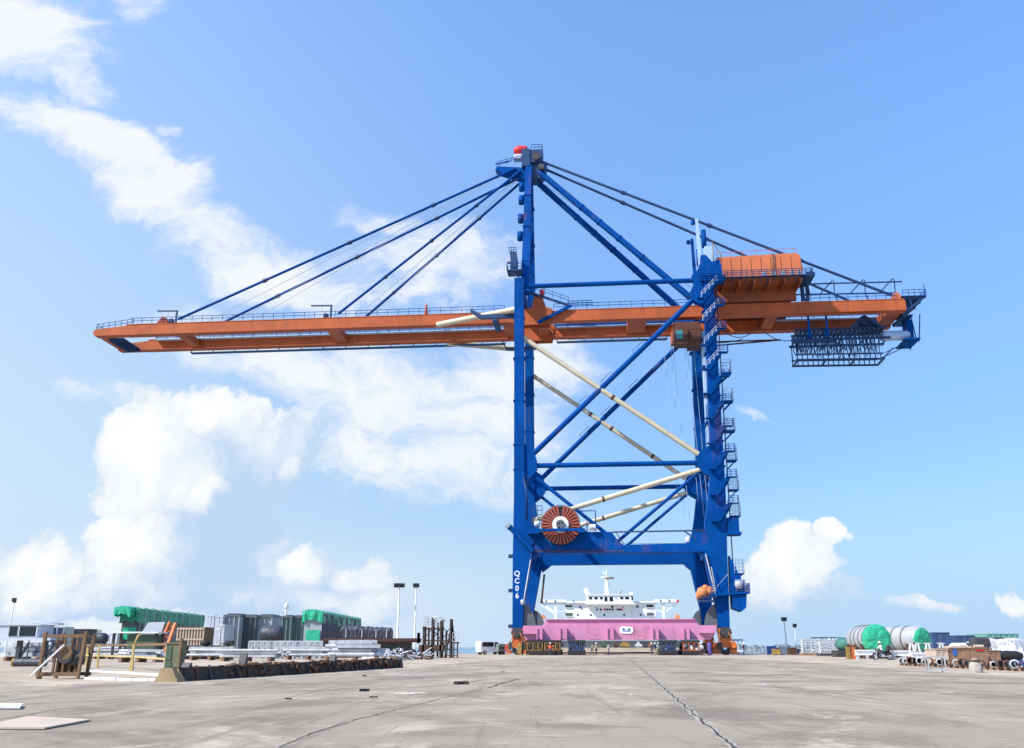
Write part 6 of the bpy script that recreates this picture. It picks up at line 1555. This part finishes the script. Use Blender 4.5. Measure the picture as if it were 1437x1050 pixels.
# rows of wrapped goods
for i, (px, py, m_, lb) in enumerate(((1345, 903, 'tarp_white', 'white wrapped pallet behind the pale plywood crate'), (1357, 902, 'tarp_navy', 'dark wrapped pallet behind the brown timber crate'), (1369, 900, 'tarp_white', 'white wrapped pallet left of the black boxes'), (1375, 895, 'dark', 'black box stack under the sea-green container'),
                                      (1388, 896.5, 'tarp_white', 'white wrapped pallet right of the black box stack'), (1399, 895, 'dark', 'black box stack below the right half of the sea-green container'), (1411, 897, 'tarp_white', 'big white wrapped pallet above the black dinghy'), (1424, 896, 'grey_pale', 'grey wrapped pallet above the black dinghy, second from the right edge'), (1435, 900, 'tarp_white', 'white wrapped pallet at the very right edge'))):
    Y = 82 + (i % 3) * 4; t = thing('wrapped_pallet', lb, 'pallet', (px2x(px, Y), Y, 0), R((i * 37) % 20 - 10), 'wrapped pallets in the right yard'); z = zz(py, Y); rn = random.Random(i); w = .62
    k = MB(); vs = []
    for zz_, s in ((.15, 1), (.15 + (z - .15) * .45, 1.06), (z * .9, .98), (z, .75)):
        for a, b in ((-1, -1), (0, -1.05), (1, -1), (1.05, 0), (1, 1), (0, 1.05), (-1, 1), (-1.05, 0)): vs.append((a * w * s + rn.uniform(-.06, .06), b * w * s + rn.uniform(-.06, .06), zz_ + rn.uniform(-.05, .05)))
    k.add(vs, [(j * 8 + i2, j * 8 + (i2 + 1) % 8, (j + 1) * 8 + (i2 + 1) % 8, (j + 1) * 8 + i2) for j in range(3) for i2 in range(8)] + [tuple(range(24, 32))]); k.build('wrapped_goods', M[m_], t)
    k = MB(); k.box(-w, w, -w, w, .1, .15)
    for x in (-w, -.06, w - .12): k.box(x, x + .12, -w, w, 0, .1)
    k.build('pallet_base', M['wood'], t)
# crates
def crate(px0, px1, pt, Y, m, label, dep=1.6, extra=None):
    xa, xb, z = px2x(px0, Y), px2x(px1, Y), zz(pt, Y); t = thing('timber_crate', label, 'crate', ((xa + xb) / 2, Y, 0), R(-2), 'timber crates behind the pipe row'); w = (xb - xa) / 2
    k = MB(); k.box(-w, w, .03, dep, .12, z - .03); k.build('crate_panel', M[m], t)
    k = MB()
    for x in (-w, 0 - .05, w - .1): k.box(x, x + .1, 0, .03, .12, z - .04)
    for zq in (.14, z - .16): k.box(-w + .1, -.05, 0, .028, zq, zq + .1); k.box(.05, w - .1, 0, .028, zq, zq + .1)
    k.box(-w - .05, w + .05, -.05, dep + .05, z - .03, z + .02); k.build('crate_batten', M['wood'] if m == 'wood' else M['wood_pale'], t)
    k = MB()
    for x in (-w + .1, w - .3): k.box(x, x + .2, 0, dep, 0, .12)
    k.build('crate_runner', M['wood'], t)
    return t, w, z
crate(1312, 1329.5, 911, 60, 'wood_pale', 'pale plywood crate left of the brown timber crate')
t, w, z = crate(1331.5, 1384, 909.5, 60, 'wood', 'wide brown timber crate behind the row of pipe ends')
k = MB(); k.box(-.95, -.7, -.012, -.001, .65, 1.05); k.build('crate_sticker', M['sign_blue'], t)
k = MB(); k.box(.5, .95, -.012, -.001, .92, 1.0); k.build('crate_mark', M['red'], t)
k = MB(); k.box(-.9, .4, .3, 1.3, z + .02, z + .12); k.tube((.6, .5, z + .1), (1.2, .5, z + .1), .1); k.build('loose_lid', M['wood_pale'], t)
crate(1385, 1402, 913, 61, 'wood', 'small brown timber crate between the wide crate and the black dinghy')
# dinghy and white bags
p = (px2x(1413, 62), 62, 0)
t = thing('rubber_dinghy', 'upturned black rubber dinghy on blue blocks behind the pipe row', 'dinghy', p, R(3))
k = MB(); k.lathe([(0, -.95), (.22, -.9), (.30, -.6), (.34, 0), (.30, .6), (.2, .9), (0, .95)], (0, 0, .62), 'x', 14); k.box(-.85, .8, -.1, .7, .5, .62); k.build('hull', M['black'], t)
k = MB(); k.box(-.95, -.6, -.2, .5, 0, .5); k.box(.5, .85, -.2, .5, 0, .4); k.build('block', M['sign_blue'], t)
for i, (px, Y, lb) in enumerate(((1396, 66, 'white bulk bag left of the black dinghy'), (1407, 70, 'white bulk bag above the middle of the black dinghy'), (1419, 68, 'tall white bulk bag above the right end of the black dinghy'), (1432, 66, 'white bulk bag at the right edge beside the black dinghy'))):
    t = thing('bulk_bag', lb, 'bag', (px2x(px, Y), Y, 0), i * .7, 'white bulk bags by the dinghy'); s = .5 + .06 * (i % 2); h = .95 + .22 * (i % 3)
    k = MB(); k.lathe([(0, 0), (s * .85, .02), (s, .2), (s * 1.05, h * .5), (s * .92, h * .85), (s * .4, h), (s * .18, h + .15), (s * .3, h + .28)], (0, 0, 0), 'z', 14); k.build('bag', M['tarp_white'], t)
    k = MB()
    for a in range(4): k.path([(s * .8 * math.cos(a * PI / 2 + .8), s * .8 * math.sin(a * PI / 2 + .8), h * .85), (s * .6 * math.cos(a * PI / 2 + .8), s * .6 * math.sin(a * PI / 2 + .8), h + .2), (0, 0, h + .28)], .025, 4)
    k.build('lifting_loop', M['galv'], t)
# row of pipe ends
A2, B2 = gr(1266, 934), gr(1436, 942.5)
cl = ['ochre', 'rust', 'dark', 'yellow', 'grey', 'rust', 'concrete_w']
words_ = {'ochre': 'ochre', 'rust': 'rusty', 'dark': 'black', 'yellow': 'faded yellow', 'grey': 'grey', 'concrete_w': 'whitish'}
order = ['ochre', 'rust', 'dark', 'dark', 'yellow', 'rust', 'grey', 'dark', 'rust', 'dark', 'concrete_w', 'rust', 'dark', 'concrete_w', 'rust', 'dark', 'concrete_w', 'yellow', 'dark', 'concrete_w', 'rust', 'concrete_w']
ordn = ['first', 'second', 'third', 'fourth', 'fifth', 'sixth', 'seventh', 'eighth', 'ninth', 'tenth', 'eleventh', 'twelfth', 'thirteenth']
n = len(order)
for i, m_ in enumerate(order):
    f = i / (n - 1); p = A2.lerp(B2, f); rn = random.Random(i + 50); r = .21 + rn.uniform(-.04, .03)
    where = f'{ordn[i]} from the left end' if i < 13 else f'{ordn[n - 1 - i]} from the right end'
    t = thing('pipe_piece', f'{words_[m_]} short pipe with a flanged end, {where} of the row', 'pipe', (p.x, p.y, 0), -math.atan2(p.x, p.y) + R(rn.uniform(-9, 9)), 'row of flanged pipe ends')
    k = MB(); k.lathe([(r * .8, 0), (r * .8, 1.7), (r * .68, 1.7), (r * .68, 0)], (0, .08, r + .1), 'y', 16); k.build('pipe_wall', M[m_], t)
    k = MB(); k.lathe([(r * .68, -.03), (r, -.03), (r, .08), (r * .68, .08)], (0, 0, r + .1), 'y', 16); k.build('flange', M['rust' if m_ in ('dark', 'concrete_w', 'grey') else 'grey'], t)
    k = MB(); k.box(-.2, .2, .2, .4, 0, .12); k.build('chock', M['wood'], t)
# stone drum, small trestle
p = gr(1384, 946); p = gr(1370, 944)
t = thing('concrete_bollard', 'squat pale concrete drum with a rusty cap in front of the pipe row', 'bollard', p)
k = MB(); k.lathe([(.31, 0), (.30, .25), (.25, .42), (.16, .5), (.15, .62), (0, .64)], (0, 0, 0), 'z', 18); k.build('drum', mat('rough_grey_concrete', (.38, .34, .30), .9, var=.3, scale=4, bump=.6), t)
k = MB(); k.lathe([(.165, .48), (.21, .5), (.21, .57), (.15, .585)], (0, 0, 0), 'z', 16); k.build('cap', M['rust'], t)
p = gr(1314, 943.5); t = thing('saw_horse', 'small pale steel sawhorse standing in front of the pipe row', 'sawhorse', p)
k = MB()
for x in (-.4, .4):
    for y in (-.2, .2): k.bar((x, y, 0), (x, y * .8, .68), .05, .05)
k.build('leg', M['galv'], t)
k = MB(); k.box(-.46, .46, -.18, .18, .68, .73); k.bar((-.4, -.2, .12), (.4, -.2, .12), .05, .05); k.bar((-.4, .2, .12), (.4, .2, .12), .05, .05); k.build('top', M['galv'], t)
# galvanised stacks near the water, teal cover
for i, (px0, px1, py, Y, lb) in enumerate(((1125, 1146, 900, 140, 'galvanised frame stack nearest the crane in the right yard'), (1144, 1164, 897, 146, 'galvanised frame stack behind, in the middle of the right yard stacks'), (1150, 1182, 903, 132, 'long low galvanised stack on a dark skid'), (1164, 1184, 898, 150, 'galvanised frame stack beside the green covered vessel'))):
    xa, xb, z = px2x(px0, Y), px2x(px1, Y), zz(py, Y); t = thing('frame_stack', lb, 'steel stack', ((xa + xb) / 2, Y, 0), 0, 'galvanised frame stacks in the right yard'); w = (xb - xa) / 2; rn = random.Random(i)
    k = MB()
    for zz_ in [.35 + j * .42 for j in range(int((z - .3) / .42) + 1)]:
        for y in (0, .7, 1.4): k.box(-w + rn.uniform(0, .3), w - rn.uniform(0, .3), y, y + .2, zz_, zz_ + .18)
        for q in range(5): x = -w + .2 + q * (2 * w - .5) / 4; k.box(x, x + .14, -.04, 1.6, zz_ + .18, zz_ + .3)
    k.build('frames', M['galv'], t)
    k = MB()
    for q in range(4): x = -w + .1 + q * (2 * w - .3) / 3; k.bar((x, .1, .3), (x + rn.uniform(-.3, .3), .1, z + rn.uniform(-.1, .3)), .12, .12)
    k.build('upright', M['white'], t)
    k = MB(); k.box(-w, w, 0, 1.6, 0, .35); k.build('skid', M['dark'] if i == 2 else M['wood'], t)
Y = 118; t = thing('covered_pile', 'teal-green covered pile between the galvanised stacks and the banded vessel', 'covered pile', (px2x(1184, Y), Y, 0))
k = MB(); k.lathe([(0, -1.2), (.6, -1.15), (.8, -.7), (.85, .4), (.7, 1.2), (0, 1.3)], (0, 0, 1.5), 'y', 12); k.build('cover', mat('dull_teal_cover', (.05, .19, .15), .6, var=.3, bump=.5, bscale=2), t)
k = MB(); k.box(-1.2, 1.2, -1, 1.2, 0, .8); k.build('base_block', M['dark'], t)
# little blue boats and boxes by the water, far shelters, breakwater
for i, (px, Y, m_, lb) in enumerate(((1082, 150, 'sign_blue', 'small blue crate at the water edge, left of the yellow one'), (1093, 152, 'sign_blue', 'small blue crate at the water edge, right of the yellow one'), (1088.5, 146, 'ochre', 'small yellow crate at the water edge between two blue crates'), (1101, 149, 'grey_pale', 'pale crate left of the taller right mast foot'), (1111, 147, 'rust', 'low rusty crate between the two right masts'), (1119, 149, 'cont_blue', 'dark blue crate right of the shorter right mast'))):
    z = zz(907 + (i % 3) * 2.0, Y); t = thing('quayside_crate', lb, 'crate', (px2x(px, Y), Y, 0), R(i * 23 % 40 - 20), 'small crates along the right water edge'); w = .62 + .1 * (i % 2)
    k = MB(); k.box(-w, w, -.5, .5, .12, z); k.box(-w - .04, w + .04, -.54, .54, z - .1, z + .03)
    for x in (-w * .5, 0, w * .5): k.box(x, x + .06, -.53, -.5, .12, z - .1)
    k.build('crate_body', M[m_], t); k = MB(); k.box(-w, -w + .2, -.5, .5, 0, .12); k.box(w - .2, w, -.5, .5, 0, .12); k.build('crate_runner', M['wood'], t)
for px0, px1, pt, Y, lb in ((1024, 1043, 897.3, 520, 'far flat blue roof on posts just right of the crane bogie, over the water'), (1142, 1182, 894.2, 500, 'far long flat roof on posts behind the galvanised stacks, over the water')):
    xa, xb, z = px2x(px0, Y), px2x(px1, Y), zz(pt, Y); t = thing('jetty_shelter', lb, 'shelter', ((xa + xb) / 2, Y, -2.6)); w = (xb - xa) / 2; z += 2.6
    k = MB(); k.box(-w, w, 0, 5, z - .7, z); k.build('roof', M['grey_dark'] if px0 > 1100 else M['cont_blue'], t)
    k = MB()
    for f in (-.95, -.3, .3, .95): k.box(f * w - .2, f * w + .2, .5, .9, 0, z - .7)
    k.build('column', M['grey_pale'], t); k = MB(); k.box(-w, w, 0, 5, 1.2, 2.4); k.build('jetty_deck', M['concrete_w'], t)
k = MB(); rn = random.Random(12); Yb = 640
nx_ = 160; xa, xb = px2x(1022, Yb), px2x(1500, Yb); vs = []
for i in range(nx_ + 1):
    x = xa + (xb - xa) * i / nx_; h = 3.6 + rn.uniform(-.7, .9) + .7 * math.sin(i * .3)
    vs += [(x, Yb - 7, -3), (x, Yb - 2 + rn.uniform(-1, 1), h * .5 - 1), (x, Yb + rn.uniform(-1, 1), h - 1.0), (x, Yb + 8, -3)]
k.add(vs, [(i * 4 + j, (i + 1) * 4 + j, (i + 1) * 4 + j + 1, i * 4 + j + 1) for i in range(nx_) for j in range(3)])
o = k.build('breakwater', mat('breakwater_rock', (.17, .20, .22), .9, var=.5, scale=.35, dirt=(.3, .3, .3), dirt_amt=.6)); tag(o, 'long low grey rock breakwater on the horizon right of the crane', 'breakwater')
# ---------------------------------------------------------------- motorcycle and rider
p = gr(1239, 926.5); sc_ = 1.0
t = thing('motorcycle', 'black motorcycle with a white-shirted rider, crossing the right of the quay', 'motorcycle', (p.x, p.y, 0), R(-82))
def MBk(): return MB()
for y, nm in ((-.72, 'front'), (.70, 'rear')):           # the machine points to local -y
    k = MB(); k.ring((0, y, .31), .31, .075, .10, 'x', 24); w = k.build('wheel', M['black'], t)
    k = MB(); k.ring((0, y, .31), .24, .03, .05, 'x', 20); k.tube((-.06, y, .31), (.06, y, .31), .05, n=10)
    for i in range(8): a = i * PI / 4; k.bar((0, y, .31), (0, y + .22 * math.cos(a), .31 + .22 * math.sin(a)), .014, .014)
    k.build('rim', M['galv'], w)
k = MB(); k.path([(-.07, -.72, .31), (-.07, -.55, .75), (-.07, -.48, .98)], .025); k.path([(.07, -.72, .31), (.07, -.55, .75), (.07, -.48, .98)], .025); k.build('fork', M['galv'], t)
k = MB(); k.path([(-.33, -.36, 1.0), (-.2, -.44, 1.02), (0, -.48, 1.0), (.2, -.44, 1.02), (.33, -.36, 1.0)], .018); k.build('handlebar', M['dark'], t)
k = MB(); k.lathe([(0, -.24), (.10, -.2), (.145, 0), (.12, .2), (0, .26)], (0, -.2, .82), 'y', 14); k.build('fuel_tank', M['black'], t)
k = MB(); k.xprism([(.0, .80), (.05, .73), (.62, .78), (.75, .86), (.72, .89), (.3, .83)], -.13, .13); k.build('seat', M['black'], t)
k = MB(); k.path([(0, -.45, .9), (0, -.1, .62), (0, .3, .6), (0, .62, .75)], .03); k.path([(0, -.42, .8), (0, -.3, .3), (0, .2, .28), (0, .7, .31)], .03); k.build('frame', M['dark'], t)
k = MB(); k.box(-.14, .14, -.25, .15, .25, .55); k.tube((0, -.12, .5), (0, -.22, .72), .09, n=10); k.build('engine', M['galv'], t)
k = MB(); k.tube((.14, -.2, .3), (.15, .75, .36), .04, .055, 10); k.build('exhaust', M['galv'], t)
k = MB(); k.lathe([(0, -.1), (.09, -.08), (.1, .0), (.06, .08)], (0, -.58, .92), 'y', 12); k.build('headlight', M['glass'], t)
k = MB(); k.xprism([(-1.0, .5), (-.86, .64), (-.7, .68), (-.5, .62), (-.52, .60), (-.7, .655), (-.85, .62)], -.07, .07); k.xprism([(.6, .72), (.85, .66), (1.02, .5), (1.0, .48), (.82, .63), (.6, .69)], -.07, .07); k.build('mudguard', M['dark'], t)
k = MB(); k.box(-.2, .2, .50, .86, .9, 1.28); k.build('carrier_box', M['dark'], t)
person('rider in a white shirt and white helmet sitting on the black motorcycle', (p.x, p.y, 0), R(-82), 'shirt_white', 'navy_cloth', 'white', pose='ride', lean=.08, seed=20)
